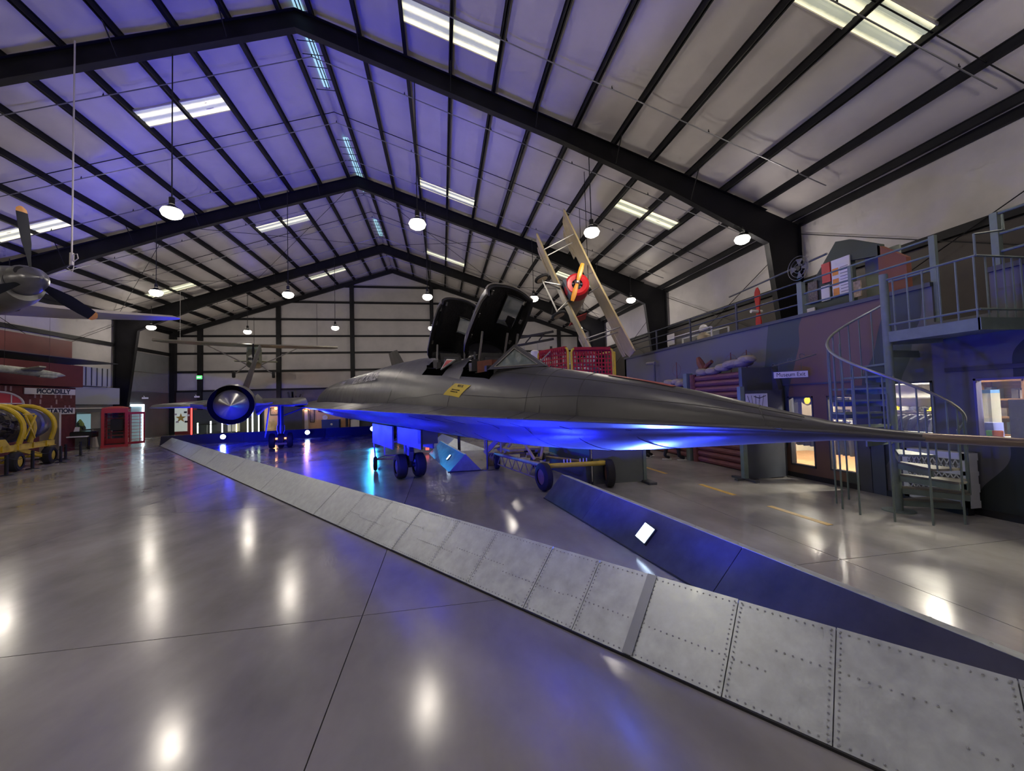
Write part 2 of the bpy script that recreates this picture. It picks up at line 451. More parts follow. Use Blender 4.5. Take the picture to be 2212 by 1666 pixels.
def camo():
    m = bpy.data.materials.new('camouflage_wall_paint'); m.use_nodes = True
    N = m.node_tree.nodes; L = m.node_tree.links; b = N['Principled BSDF']; b.inputs['Roughness'].default_value = .6
    tc = N.new('ShaderNodeTexCoord'); sp = N.new('ShaderNodeSeparateXYZ'); L.new(tc.outputs['Object'], sp.inputs[0])
    n = N.new('ShaderNodeTexNoise'); n.inputs['Scale'].default_value = .8; n.inputs['Detail'].default_value = 1; L.new(tc.outputs['Object'], n.inputs[0])
    a = N.new('ShaderNodeMath'); a.operation = 'MULTIPLY_ADD'; a.inputs[1].default_value = .8
    L.new(n.outputs['Fac'], a.inputs[0]); L.new(sp.outputs['Y'], a.inputs[2])
    z = N.new('ShaderNodeMath'); z.operation = 'MULTIPLY_ADD'; z.inputs[1].default_value = .22; L.new(sp.outputs['Z'], z.inputs[0]); L.new(a.outputs[0], z.inputs[2])
    mr = N.new('ShaderNodeMapRange'); mr.inputs[1].default_value = 0; mr.inputs[2].default_value = 12
    L.new(z.outputs[0], mr.inputs[0])
    cr = N.new('ShaderNodeValToRGB'); cr.color_ramp.interpolation = 'CONSTANT'
    e = cr.color_ramp.elements
    G, B, S, D = (.045, .06, .055, 1), (.15, .085, .06, 1), (.115, .117, .130, 1), (.022, .03, .03, 1)
    e[0].position = 0; e[0].color = B; e[1].position = 3.2 / 12; e[1].color = D
    for p, c in ((4.9 / 12, S), (6.35 / 12, G), (6.9 / 12, B), (8.45 / 12, G), (9.35 / 12, S)):
        q = e.new(p); q.color = c
    L.new(mr.outputs[0], cr.inputs[0]); L.new(cr.outputs[0], b.inputs['Base Color']); MATS['camo'] = m; return m
M_camo = camo()
MB().bx(XR - .06, XR, Y0, 30, 2.9, 5.72).obj('painted_panel', mat('dark_brown_wall', (.035, .028, .026), .6, var=.4, scale=.5), wr, smooth=False)
for (ya, yb) in ((3.7, 12.2), (12.5, 21.0), (21.4, 30.0)):
    MB().cyl((XR - .2, ya, 7.6), (XR - .2, yb, 3.6), .014, n=5).obj('brace_rod', M_steel, wr)
    MB().cyl((XR - .2, yb, 7.6), (XR - .2, ya, 3.6), .014, n=5).obj('brace_rod', M_steel, wr)
wf = MB().prism([(XL, Y0, 0), (XR, Y0, 0), (XR, Y0, zroof(XR) + .4), (RX, Y0, RZ + .4), (XL, Y0, zroof(XL) + .4)], (0, -.2, 0)).obj('wall_front', M_insw, None, smooth=False)
wf['kind'] = 'structure'

# high-bay lamps on drop rods
M_lamp = emat('lamp_glow', (1.0, .93, .78), 9)
def lamp(x, y, z, n, label, lit=True):
    t = thing('high_bay_lamp', label, 'lamp', (x, y, z), group='high-bay lamps on drop rods')
    zt = zroof(x) - z
    MB().cyl((0, 0, .42), (0, 0, zt), .016, n=6).obj('drop_rod', M_black, t)
    MB().lathe([(0.20, .02), (.24, .07), (.42, .07), (.44, .03)], 14).obj('ballast', M_black, t)
    MB().lathe([(.09, .22), (.16, .13), (.22, .07)], 20, cap=False).obj('reflector', M_black, t)
    MB().lathe([(-.17, .02), (-.16, .12), (-.10, .22), (0, .26), (.08, .22), (.10, .1)], 22).obj('lens', M_lamp, t)
    light('lamp_light', 'POINT', (0, 0, -.45), LAMP_W, LAMP_COL, t, .22)
LX = [-18.7, -13.0, -7.32, -0.63, 5.03, 10.7]
LYs = [-5.2, 3.6, 12.4, 20.95, 29.7]
cn = ['leftmost', 'second from the left', 'third from the left', 'third from the right', 'second from the right', 'rightmost']
rw = ['behind the viewer', 'overhead row', 'nearest visible row', 'middle row', 'farthest row']
for j, y in enumerate(LYs):
    for i, x in enumerate(LX):
        if j == 2 and i == 0: continue
        if j == 0 and i in (1, 3, 5): continue
        xx, yy = (-13.65, 31.3) if (j == 4 and i == 1) else (x, y)
        lamp(xx, yy, 7.4, 0, 'warm round hanging lamp, %s in the %s' % (cn[i], rw[j]))
# ------------------------------------------------------------------ the black reconnaissance jet
M_jet = mat('matt_black_titanium_paint', (0.078, 0.078, 0.080), .36, var=.22, scale=2.2, rvar=.08, bump=.05, bscale=8, spec=.55)
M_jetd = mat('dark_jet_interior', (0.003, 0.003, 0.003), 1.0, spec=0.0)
M_cpad = mat('canopy_lining', (0.014, 0.014, 0.015), .45, var=.4, scale=9, bump=.3, bscale=30)
M_bare = mat('brushed_spike_metal', (0.34, 0.34, 0.33), .32, metal=.85)
M_pitot = mat('bronzed_pitot_metal', (0.30, 0.24, 0.20), .3, metal=.85)
M_seam = mat('faint_panel_seam', (0.085, 0.085, 0.085), .5)
M_rim = mat('pale_canopy_edge', (0.30, 0.28, 0.25), .45)
M_glass = mat('smoky_canopy_glass', (0.50, 0.58, 0.58), .25, var=.15, scale=5, spec=.4, alpha=.72)
M_wsg = mat('windshield_glass', (0.22, 0.27, 0.26), .15, var=.3, scale=4, spec=.7, alpha=.75)
M_yel = mat('yellow_vinyl', (0.80, 0.60, 0.02), .5)
M_red = mat('red_vinyl', (0.62, 0.06, 0.06), .5)
M_vwhite = mat('white_vinyl', (0.72, 0.70, 0.68), .5)
M_faded = mat('faded_white_stencil', (0.55, 0.54, 0.52), .6)
M_tire = mat('black_rubber', (0.018, 0.018, 0.020), .75, bump=.2, bscale=25)
M_hub = mat('grey_wheel_hub', (0.16, 0.16, 0.17), .45, metal=.5)
M_strut = mat('dull_steel_strut', (0.13, 0.13, 0.14), .4, metal=.6)
M_rust = mat('rust_brown_seat', (0.16, 0.045, 0.028), .6, var=.3, scale=8)
M_olive = mat('faded_equipment_grey', (0.20, 0.19, 0.17), .6, var=.2, scale=8)
M_silver = mat('silver_linkage', (0.35, 0.34, 0.32), .35, metal=.6)

JA = rad(-69.5)
jet = thing('reconnaissance_jet', 'long matt black twin-engine jet with chined nose and open canopies', 'aircraft', (-0.85, 10.5, 0), JA)
# stations: a, top, keel, chine z, chine half width, body half width, skirt
ST = [(9.43, 1.622, 1.578, 1.600, .022, .020, .1), (9.25, 1.640, 1.570, 1.612, .05, .045, .1), (9.03, 1.672, 1.558, 1.625, .11, .08, .12),
      (8.60, 1.775, 1.505, 1.638, .22, .15, .15), (8.20, 1.878, 1.452, 1.645, .32, .21, .18), (7.68, 1.992, 1.385, 1.652, .46, .29, .2),
      (7.19, 2.085, 1.335, 1.660, .59, .36, .22), (6.60, 2.185, 1.300, 1.672, .73, .42, .25), (6.05, 2.275, 1.278, 1.682, .85, .47, .28),
      (5.30, 2.385, 1.264, 1.694, .985, .545, .3), (5.00, 2.425, 1.26, 1.702, 1.03, .57, .3), (4.45, 2.50, 1.26, 1.712, 1.10, .61, .3), (4.0, 2.55, 1.262, 1.720, 1.16, .64, .3),
      (3.72, 2.585, 1.263, 1.724, 1.20, .66, .3), (3.2, 2.645, 1.265, 1.732, 1.26, .68, .3), (2.72, 2.705, 1.27, 1.740, 1.31, .70, .3), (1.9, 2.81, 1.275, 1.752, 1.37, .73, .3), (1.36, 2.865, 1.28, 1.760, 1.41, .74, .3),
      (0, 2.94, 1.285, 1.770, 1.51, .77, .3), (-2, 2.985, 1.29, 1.785, 1.62, .80, .3), (-4, 3.01, 1.295, 1.80, 1.73, .82, .3), (-6, 3.04, 1.30, 1.83, 1.86, .83, .3),
      (-8, 3.07, 1.305, 1.87, 2.02, .84, .28), (-10, 3.09, 1.32, 1.92, 2.2, .84, .25), (-13, 3.10, 1.38, 1.97, 2.2, .84, .22), (-16, 3.06, 1.52, 2.02, 2.0, .80, .2),
      (-18.5, 2.90, 1.75, 2.1, 1.5, .68, .2), (-20.5, 2.68, 2.02, 2.25, .9, .5, .2), (-21.8, 2.45, 2.35, 2.40, .1, .08, .2)]
def sec_z(st, y, top):
    a, zt, zb, zc, w, rf, sk = st
    u = min(1, abs(y) / w)
    e = sqrt(max(0, 1 - min(1, abs(y) / rf) ** 2))
    s = sk * (1 - u) ** 1.35
    if top:
        g = (max(0, e) ** 3 + s ** 3) ** (1 / 3) if True else 0
        g0 = (1 + sk ** 3) ** (1 / 3)
        return zc + (zt - zc) * g / g0
    k = (1 - u ** 1.7)
    e2 = sqrt(max(0, 1 - min(1, abs(y) / (rf * 1.05)) ** 2))
    g = (.45 * e2 + .55 * k)
    return zc - .012 - (zc - .012 - zb) * g
def yrow(w, rf):
    us = [0, .12, .24, .34, .44, .54, .64, .73, .82, .9, .96, 1.0]
    # half on the body, half on the chine
    ys = [rf * t for t in (0, .16, .32, .46, .6, .72, .82, .9, .96, 1.0)]
    ys += [lerp(rf, w, t) for t in (.12, .3, .5, .7, .88, 1.0)]
    return ys
def st_at(a):
    return (a,) + tuple(interp([(s[0],) + s[1:] for s in ST], a))
STF = []
for i in range(len(ST) - 1):
    n = 2 if ST[i][0] - ST[i + 1][0] > .45 else 1
    if ST[i][0] - ST[i + 1][0] > 1.6: n = 3
    if ST[i][0] <= 5.35 and ST[i][0] > 2.6: n = 1
    for k in range(n): STF.append(st_at(lerp(ST[i][0], ST[i + 1][0], k / n)))
STF.append(ST[-1])
up = MB(); lo = MB()
NY = len(yrow(1, .5))
for mb, top in ((up, True), (lo, False)):
    rows = []
    for s in STF:
        ys = yrow(s[4], s[5])
        full = [-y for y in reversed(ys)] + ys[1:]
        rows.append([(s[0], y, sec_z(s, y, top)) for y in full])
    n = len(rows[0])
    vs = [p for r_ in rows for p in r_]; fs = []
    for k in range(len(rows) - 1):
        a0, a1 = rows[k][0][0], rows[k + 1][0][0]
        for i in range(n - 1):
            if top:
                ym = abs(rows[k][i][1] + rows[k][i + 1][1]) / 2; am = (a0 + a1) / 2
                if ym < .72 * st_at(am)[5] and (4.45 < am < 5.30 or 2.72 < am < 3.72): continue
            fs.append((k * n + i, k * n + i + 1, (k + 1) * n + i + 1, (k + 1) * n + i))
    mb.add(vs, fs)
up.obj('fuselage_upper_skin', M_jet, jet, ang=50)
lo.obj('fuselage_belly_skin', M_jet, jet, ang=50)
# narrow pale chine edge strip
e = MB()
for s in (-1, 1):
    e.tube([(st[0], s * (st[4] - .004), st[3] - .006) for st in STF if st[0] > -8.5], .010, 6)
e.obj('chine_edge', mat('worn_chine_edge', (.12, .12, .125), .4), jet)
MB().lathe([(0, .024), (.25, .024), (.3, .021), (1.5, .016), (1.52, .006)], 14, (9.42, 0, 1.60), (1, 0, -.012)).obj('pitot_boom', M_pitot, jet)
# cockpit tubs
for i, (a0, a1) in enumerate(((4.45, 5.30), (2.72, 3.72))):
    z1 = st_at((a0 + a1) / 2)[1] - .05
    w = .40
    t = MB().bx(a0, a1, -w, w, 1.75, 1.78)
    t.bx(a0 - .01, a0, -w, w, 1.75, z1).bx(a1, a1 + .01, -w, w, 1.75, z1 - .08).bx(a0, a1, -w, -w + .01, 1.75, z1 - .12).bx(a0, a1, w - .01, w, 1.75, z1 - .12)
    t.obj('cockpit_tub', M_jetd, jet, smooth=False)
    zs = z1 - .12
    sm = MB().box((a0 + .22, 0, zs + .05), (.14, .42, .55), m=MX.Rotation(rad(-12), 3, 'Y'))
    sm.bx(a0 + .2, a0 + .7, -.22, .22, zs - .32, zs - .2)
    st_ = sm.obj('ejection_seat', M_black, jet, smooth=False)
    MB().bx(a0 + .12, a0 + .26, -.15, .15, zs + .08, zs + .26).obj('headrest', M_strut if i == 0 else M_strut, st_, smooth=False)
    for y in (-.24, .20):
        MB().bar((a0 + .16, y, zs - .2), (a0 + .08, y, zs + .36), .035, .03).obj('seat_rail', M_strut, st_, smooth=False)
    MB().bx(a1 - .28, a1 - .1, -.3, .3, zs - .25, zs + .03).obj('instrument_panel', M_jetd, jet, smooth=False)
MB().box((5.02, -.24, 2.36), (.30, .20, .17), rz=.3).obj('leather_cushion', M_rust, jet)
for k, (a, y, h) in enumerate(((4.62, -.30, .16), (4.75, -.33, .22), (4.9, -.2, .12), (5.2, -.33, .14), (3.0, -.3, .18), (3.3, -.33, .14), (3.5, -.28, .2))):
    MB().box((a, y, st_at(a)[1] - .17 + h / 2), (.10, .12, h * .8), rz=k).obj('cockpit_box', M_black if k % 2 else M_strut, jet, smooth=False)
# turtle-deck fairing between the cockpits and behind the rear one
def deck(a0, a1, h0, h1, name):
    rows = []
    for k in range(7):
        a = lerp(a0, a1, k / 6); s = st_at(a); hh = lerp(h0, h1, k / 6)
        rows.append([(a, y, s[3] + (s[1] - s[3]) * 0 + sec_z(s, y, True) - s[3] + hh * sqrt(max(0, 1 - (y / .47) ** 2))) for y in [-.47 + .94 * j / 12 for j in range(13)]])
    return MB().loft(rows, closed=False, cap=False).obj(name, M_jet, jet, fix=False)
deck(3.72, 4.45, .02, .14, 'cockpit_divider_fairing')
deck(.6, 2.72, .0, .06, 'turtle_deck')
# windshield: two triangular panes and their heavy frame
zb0 = 2.20
for s in (-1, 1):
    A = V((6.12, 0, 2.268)); B = V((5.36, 0, 2.64)); C_ = V((5.30, s * .40, 2.285)); D = V((5.95, s * .13, 2.26))
    pane = MB()
    nrm = (B - C_).cross(A - C_).normalized() * (.012 * (1 if s > 0 else -1))
    def inn(p, c, t): return p.lerp(c, t)
    cen = (B + C_ + D) / 3
    o3 = [B, C_, A]; cc = (A + B + C_) / 3
    i3 = [inn(p, cc, .26) for p in o3]
    pane.add(i3, [(0, 1, 2)])
    po = pane.obj('windshield_pane', M_wsg, jet, smooth=False)
    fr_ = MB()
    for k in range(3):
        a1_, b1_, c1_, d1_ = o3[k], o3[(k + 1) % 3], i3[(k + 1) % 3], i3[k]
        fr_.prism([a1_, b1_, c1_, d1_], (0, s * .018, .006))
    fr_.obj('windshield_frame', M_jet, jet, smooth=False)
    em = MB()
    for k in range(3): em.tube([i3[k] + V((0, s * .02, .008)), i3[(k + 1) % 3] + V((0, s * .02, .008))], .006, 5)
    em.obj('windshield_seal', M_rim, jet)
MB().bx(5.30, 5.33, -.33, .33, 2.15, 2.33).bx(5.55, 5.58, -.04, .04, 2.28, 2.48).bx(5.5, 5.6, -.09, .09, 2.36, 2.38).obj('gunsight_stand', M_silver, jet, smooth=False)
# open canopies: padded shells hinged at the rear
def canopy(hinge, ang, L, W, H, name, which):
    root = bpy.data.objects.new(name, None); COL.objects.link(root); root.parent = jet
    root.location = hinge; root.rotation_euler = (0, -rad(ang), 0)
    N_ = 15
    def arch(x, sc, dh=0.0):
        hh = H * (1 - .10 * x / L) + dh; ww = W * sc
        pts = []
        for k in range(N_):
            t = -1 + 2 * k / (N_ - 1)
            p = 2.6
            pts.append((x, ww * t, hh * (1 - abs(t) ** p) ** (1 / 1.7) ))
        return pts
    xs_ = [0, .05 * L, .15 * L, .4 * L, .7 * L, .9 * L, L]
    scs = [.86, .93, .98, 1, .98, .93, .84]
    rlo, rhi, clo, chi = (3, 4, 9, 12) if which == 0 else (3, 3, 10, 12)
    def holed(rows_, r0, r1):
        mb_ = MB(); n_ = len(rows_[0])
        mb_.add([q for r_ in rows_ for q in r_], [(k * n_ + i, k * n_ + i + 1, (k + 1) * n_ + i + 1, (k + 1) * n_ + i) for k in range(len(rows_) - 1) for i in range(n_ - 1) if not (r0 <= k <= r1 and clo <= i <= chi)])
        return mb_
    outer = holed([arch(x, s_, .0) for x, s_ in zip(xs_, scs)], rlo, rhi)
    outer.add(arch(0, .86), [tuple(range(N_))])
    outer.obj('canopy_shell', M_jet, root)
    sh = holed([[(x, y * .90, z * .80 + .0) for x, y, z in arch(x, s_)] for x, s_ in zip([.04 * L, .15 * L, .4 * L, .7 * L, .9 * L, .97 * L], [.9, .96, 1, .98, .94, .88])], rlo - 1, rhi - 1)
    sh.obj('canopy_lining', M_cpad, root)
    # edge rim: lower sill both sides, front and rear bows
    rim = MB()
    for s in (-1, 1):
        rim.loft([[(x, s * W * sc_ * .90, -.012), (x, s * W * sc_ * 1.0, -.012), (x, s * W * sc_ * 1.0, .03), (x, s * W * sc_ * .9, .03)] for x, sc_ in zip(xs_, scs)])
    fb = arch(L, .84); fb2 = [(x, y * .88, z * .80) for x, y, z in fb]
    for k in range(N_ - 1): rim.prism([fb[k], fb[k + 1], fb2[k + 1], fb2[k]], (-.03, 0, 0))
    bb = arch(0, .86); bb2 = [(x, y * .86, z * .72) for x, y, z in bb]
    for k in range(N_ - 1): rim.prism([bb[k], bb[k + 1], bb2[k + 1], bb2[k]], (.04, 0, 0))
    rim.obj('canopy_rim', M_black, root, smooth=False)
    tb = MB(); tb.tube([(x + .008, y * 1.0, z * .985) for x, y, z in arch(L, .845)], .012, 6)
    tb.tube([(x, W * sc_ * 1.0, .03) for x, sc_ in zip(xs_[4:], scs[4:])], .010, 6)
    tb.tube([(x, -W * sc_ * 1.0, .03) for x, sc_ in zip(xs_[4:], scs[4:])], .010, 6)
    tb.obj('pale_edge_bead', M_rim, root)
    # side window on the far (port) wall seen from inside
    def wall_pt(x, t, s=1, k=.885):
        ww = W; hh = H * (1 - .10 * x / L)
        tt = t
        return V((x, s * ww * tt * k, hh * (1 - abs(tt) ** 2.6) ** (1 / 1.7) * (k - .105)))
    for s in ((1,) if which == 0 else (1,)):
        if which == 0: x0, x1, t0, t1 = .40 * L, .90 * L, .87, .28
        else: x0, x1, t0, t1 = .40 * L, .70 * L, .87, .42
        cell = [[wall_pt(lerp(x0, x1, i / 5), lerp(t0, t1, j / 5), s) - V((0, s * .012, .012)) for j in range(6)] for i in range(6)]
        g = MB()
        vs_ = [p for r_ in cell for p in r_]
        fs_ = [(i * 6 + j, (i + 1) * 6 + j, (i + 1) * 6 + j + 1, i * 6 + j + 1) for i in range(5) for j in range(5) if not (which == 0 and i == 0 and j == 0) and not (which == 0 and i == 1 and j == 0)]
        g.add(vs_, fs_).obj('canopy_window', M_glass, root, fix=False)
        fr2 = MB(); ring = [cell[i][0] for i in range(6)] + [cell[5][j] for j in range(1, 6)] + [cell[i][5] for i in range(4, -1, -1)] + [cell[0][j] for j in range(4, 0, -1)]
        fr2.tube(ring, .014, 5, closed=True)
        fr2.obj('window_frame', M_black, root)
        if which == 0:
            MB().prism([cell[0][0] - V((0, s * .02, 0)), cell[2][0] - V((0, s * .02, 0)), cell[2][2] - V((0, s * .03, .02)), cell[1][2] - V((0, s * .03, .02))], (0, -s * .02, -.02)).obj('sun_visor', M_black, root, smooth=False)
    for x, t, s in ((.25 * L, .9, -1), (.62 * L, .92, -1), (.85 * L, .8, -1), (.2 * L, .95, 1), (.88 * L, .9, 1), (.6 * L, .97, 1), (.92 * L, .5, -1)):
        p = wall_pt(x, t, s) - V((0, s * .02, .01))
        MB().box(p, (.06, .03, .035)).cyl(p, p + V((.05, 0, -.03)), .009, n=5).obj('canopy_latch', M_silver, root)
    # black duct on the near wall
    MB().tube([wall_pt(.30 * L, .86, -1) - V((0, -.03, .02)), wall_pt(.55 * L, .86, -1) - V((0, -.04, .03)), wall_pt(.82 * L, .80, -1) - V((0, -.03, .03))], .014, 5).obj('canopy_hose', M_black, root)
    return root
canopy((4.50, 0, 2.60), 43, 1.06, .45, .40, 'canopy', 0)['label'] = 'front canopy propped open'
canopy((2.80, 0, 2.72), 52, 1.12, .45, .40, 'canopy', 1)['label'] = 'rear canopy propped open'
for y in (-.30, .12, .30):
    MB().cyl((4.72, y, 2.25), (4.95, y, 2.88), .018, n=8).obj('canopy_strut', M_silver, jet)
for y in (-.3, .25):
    MB().cyl((2.98, y, 2.4), (3.05, y, 2.95), .018, n=8).obj('canopy_strut', M_silver, jet)
# belly doors of the nose gear bay and rear bay
M_bay = mat('gear_bay_paint', (0.16, 0.17, 0.18), .5)
MB().bx(-1.9, .4, .48, .52, .72, 1.33).obj('gear_door', M_jet, jet, smooth=False)
MB().bx(-1.9, .4, -.52, -.48, .78, 1.33).obj('gear_door', M_jet, jet, smooth=False)
MB().bx(.55, 2.4, -.45, -.41, .95, 1.33).obj('gear_door', M_jet, jet, smooth=False)
MB().bx(2.2, 2.4, -.45, -.1, 1.05, 1.33).obj('bay_bulkhead', M_bay, jet, smooth=False)
# nose gear
def wheel(r, w, parent, p, ax=(0, 1, 0), hubm=M_hub, name='wheel'):
    wv = V(ax)
    t = MB().lathe([(-w * .5, r * .55), (-w * .5, r * .82), (-w * .36, r * .96), (0, r), (w * .36, r * .96), (w * .5, r * .82), (w * .5, r * .55)], 28, p, ax, cap=False)
    o = t.obj(name, M_tire, parent)
    MB().lathe([(-w * .42, r * .1), (-w * .46, r * .3), (-w * .38, r * .56), (w * .38, r * .56), (w * .46, r * .3), (w * .42, r * .1)], 20, p, ax).obj('hub', hubm, o)
    return o
for s in (-1, 1):
    wheel(.31, .24, jet, (.03, s * .235, .31))
MB().cyl((.03, -.16, .31), (.03, .16, .31), .05, n=12).obj('axle', M_strut, jet)
MB().cyl((.03, 0, .31), (-.12, 0, 1.5), .085, n=14).cyl((0.0, 0, .55), (-.06, 0, .95), .13, n=14).obj('nose_gear_strut', M_strut, jet)
MB().bar((.12, 0, .42), (.20, 0, .68), .10, .05).bar((.20, 0, .68), (.06, 0, .95), .10, .05).obj('torque_link', M_strut, jet, smooth=False)
MB().cyl((-.02, 0, .8), (-1.2, .0, 1.35), .045, n=10).cyl((-.02, 0, .95), (-1.2, .25, 1.35), .03, n=8).obj('drag_brace', M_strut, jet)
MB().lathe([(0, .03), (.02, .09), (.10, .09), (.14, .05)], 14, (.18, .0, .80), (-1, 0, 0)).obj('taxi_lamp_housing', M_silver, jet)
# wings
def wing(s):
    nm = 'wing'
    # planform points: (a, b): inner leading edge to nacelle, outer leading edge to tip, trailing edge
    le = [(-6.5, 1.9), (-8.6, 2.35), (-9.4, 3.6), (-10.0, 5.2), (-14.9, 8.1), (-16.6, 8.47)]
    te = [(-19.6, 1.9), (-19.6, 2.35), (-19.4, 3.6), (-19.2, 5.2), (-18.4, 8.1), (-17.6, 8.47)]
    rows = []
    for (l, b), (t, _) in zip(le, te):
        c = l - t; th = .055 * c if b < 6 else .045 * c
        th = min(th, .34)
        zc = 1.96 + .012 * b
        prof = []
        for u in (0, .03, .12, .3, .55, .8, 1.0):
            prof.append((l - c * u, s * b, zc + th * sin(pi * min(1, u ** .62))))
        for u in (.8, .55, .3, .12, .03):
            prof.append((l - c * u, s * b, zc - .03 - .08 * th * sin(pi * u)))
        rows.append(prof)
    MB().loft(rows).obj(nm, M_jet, jet, ang=40)
    # nacelle
    by, zz, ax = s * 4.40, 2.03, V((1, -s * .05, -.045)).normalized()
    o = V((-8.5, by, zz))
    R_ = .75
    MB().lathe([(0, R_), (-.10, R_ * 1.015), (-.8, R_ * 1.04), (-2.5, R_ * 1.09), (-6, R_ * 1.10), (-9, R_ * 1.06), (-11.2, R_ * .92), (-11.4, R_ * .8)], 40, o, ax, cap=False).obj('engine_nacelle', M_jet, jet)
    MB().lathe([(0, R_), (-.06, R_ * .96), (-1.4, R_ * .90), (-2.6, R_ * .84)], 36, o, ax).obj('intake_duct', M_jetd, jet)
    sp = MB().lathe([(1.15, .004), (.02, R_ * .76), (-.25, R_ * .80), (-.55, R_ * .80), (-1.1, R_ * .74), (-1.8, R_ * .5)], 64, o, ax).obj('inlet_spike', M_bare, jet, ang=8)
    MB().lathe([(-.30, R_ * .802), (-.31, R_ * .81), (-.55, R_ * .81), (-.58, R_ * .80)], 36, o, ax, cap=False).obj('spike_band', M_black, sp)
    # blended fillets each side of nacelle
    for e_ in (-1, 1):
        rows = []
        for k, a in enumerate((-9.2, -10, -12, -15)):
            h = (.08, .45, .62, .6)[k]
            rows.append([(a, by + e_ * .72, zz + h * .85), (a, by + e_ * .98, zz + h * .35), (a, by + e_ * 1.35, zz + .08), (a, by + e_ * 1.35, zz - .05), (a, by + e_ * .98, zz - h * .3), (a, by + e_ * .72, zz - h * .8)])
        MB().loft(rows).obj('nacelle_fillet', M_jet, jet)
    # fin, canted inboard
    root_a, tip_a = (-13.2, -17.9), (-15.4, -17.6)
    prof_r, prof_t = [], []
    cant = -.265
    for (a0, a1), z0, lst in ((root_a, 2.75, prof_r), (tip_a, 5.35, prof_t)):
        yb = by + s * cant * (z0 - 2.75) / 1.0 * 1.0
        for u, w_ in ((0, 0), (.25, .10), (.55, .12), (1, 0), (.55, -.12), (.25, -.10)):
            lst.append((lerp(a0, a1, u), yb + w_ * (1 if z0 < 3 else .55), z0))
    MB().loft([prof_r, prof_t]).obj('tail_fin', M_jet, jet, smooth=False)
for s in (-1, 1): wing(s)
# main gear, both sides
for s in (-1, 1):
    g = bpy.data.objects.new('main_gear', None); COL.objects.link(g); g.parent = jet; g.location = (-11.5, s * 2.75, 0)
    for y in (-.36, 0, .36): wheel(.35, .25, g, (0, y, .35))
    MB().cyl((0, -.4, .35), (0, .4, .35), .06, n=12).obj('axle', M_strut, g)
    MB().cyl((0, .0, .35), (0, 0, 1.95), .12, n=16).cyl((0, 0, .75), (0, 0, 1.05), .16, n=16).obj('oleo_strut', M_strut, g)
    MB().cyl((0, 0, 1.45), (.1, -s * 1.25, 1.95), .045, n=10).obj('side_brace', M_strut, g)
    MB().bar((.35, s * .45, 1.95), (.30, s * .62, .55), .05, .40, up=(1, 0, 0)).obj('gear_door', M_jet, g, smooth=False)
    MB().bx(.36, .40, -.22, -.13, .42, .5).bx(.36, .40, .13, .22, .42, .5).obj('amber_marker_light', emat('amber_marker', (1, .36, .12), 2.2), g, smooth=False)
    MB().bx(.30, .42, -.24, .24, .18, .26).obj('wheel_chock', mat('tan_chock', (.3, .2, .12), .7), g, smooth=False)
# markings on the starboard side (local y negative)
def on_skin(a, t, off=.004):
    """point on upper skin, t = lateral position (metres, starboard positive)"""
    s = st_at(a); return V((a, -t, sec_z(s, t, True) + off))
def decal(name, corners, mt, n=8, off=.005):
    (a00, t00), (a10, t10), (a11, t11), (a01, t01) = corners
    def fn(u, v):
        a = lerp(lerp(a00, a10, u), lerp(a01, a11, u), v); t = lerp(lerp(t00, t10, u), lerp(t01, t11, u), v)
        p = on_skin(a, t, 0)
        s = st_at(a); dz = (sec_z(s, t + .01, True) - sec_z(s, t - .01, True)) / .02
        nn = V((0.04, -dz * -1 * -1 if False else dz, 1)).normalized()
        nn = V((0, dz, 1)).normalized()
        return p + nn * off
    return MB().grid(fn, n, n).obj(name, mt, jet, fix=False), fn
sg, fn = decal('rescue_placard', ((4.392, .511), (4.915, .487), (4.663, .57), (4.096, .599)), M_yel)
def skin_text(name, s, size, fn, u, v, mt, du=(1, 0), ext=.001, sx=1.0):
    p = fn(u, v); px = fn(u + .05, v); py = fn(u, v - .05)
    text(name, s, size, mt, jet, p + (px - p).cross(py - p).normalized() * .003, px - p, py - p, ext, sx=sx)
skin_text('placard_lettering', 'RESCUE', .055, fn, .52, .2, M_black)
skin_text('placard_lettering', 'EMERGENCY EXTERNAL', .026, fn, .5, .58, M_black)
skin_text('placard_lettering', 'CONTROL IN COVER', .026, fn, .5, .73, M_black)
# red warning triangle on the divider
for k, (mt_, sc) in enumerate(((M_vwhite, 1.0), (M_red, .70))):
    T = [V((3.76, -.40, 2.60)), V((4.07, -.37, 2.565)), V((3.60, -.46, 2.43))]
    cT = (T[0] + T[1] + T[2]) / 3
    MB().prism([cT.lerp(q, sc) - V((0, .004 * k, 0)) for q in T], (0, .02, -.01)).obj('warning_triangle', mt_, jet, smooth=False)
fnu = lambda u, v: on_skin(lerp(-4.6, -2.2, u), lerp(.45, .95, v), .012)
for k, ch in enumerate('U.S.AIRFORCE'):
    pass
def fn2(u, v): return on_skin(lerp(-5.0, -.4, u), lerp(.40, .74, v), .012)
x_ = 0
p = fn2(.5, .5); px = fn2(.52, .5); py = fn2(.5, .45)
text('fuselage_lettering', 'U.S. AIR FORCE', .42, M_faded, jet, p + V((0, -.01, .02)), px - p, py - p, .002, sx=1.35, bold=.008)
p = on_skin(-7.4, .58, .012); px = on_skin(-7.3, .58, .012); py = on_skin(-7.4, .54, .012)
text('fuselage_lettering', '17975', .30, M_faded, jet, p + V((0, -.01, .02)), px - p, py - p, .002, sx=1.5, bold=.006)
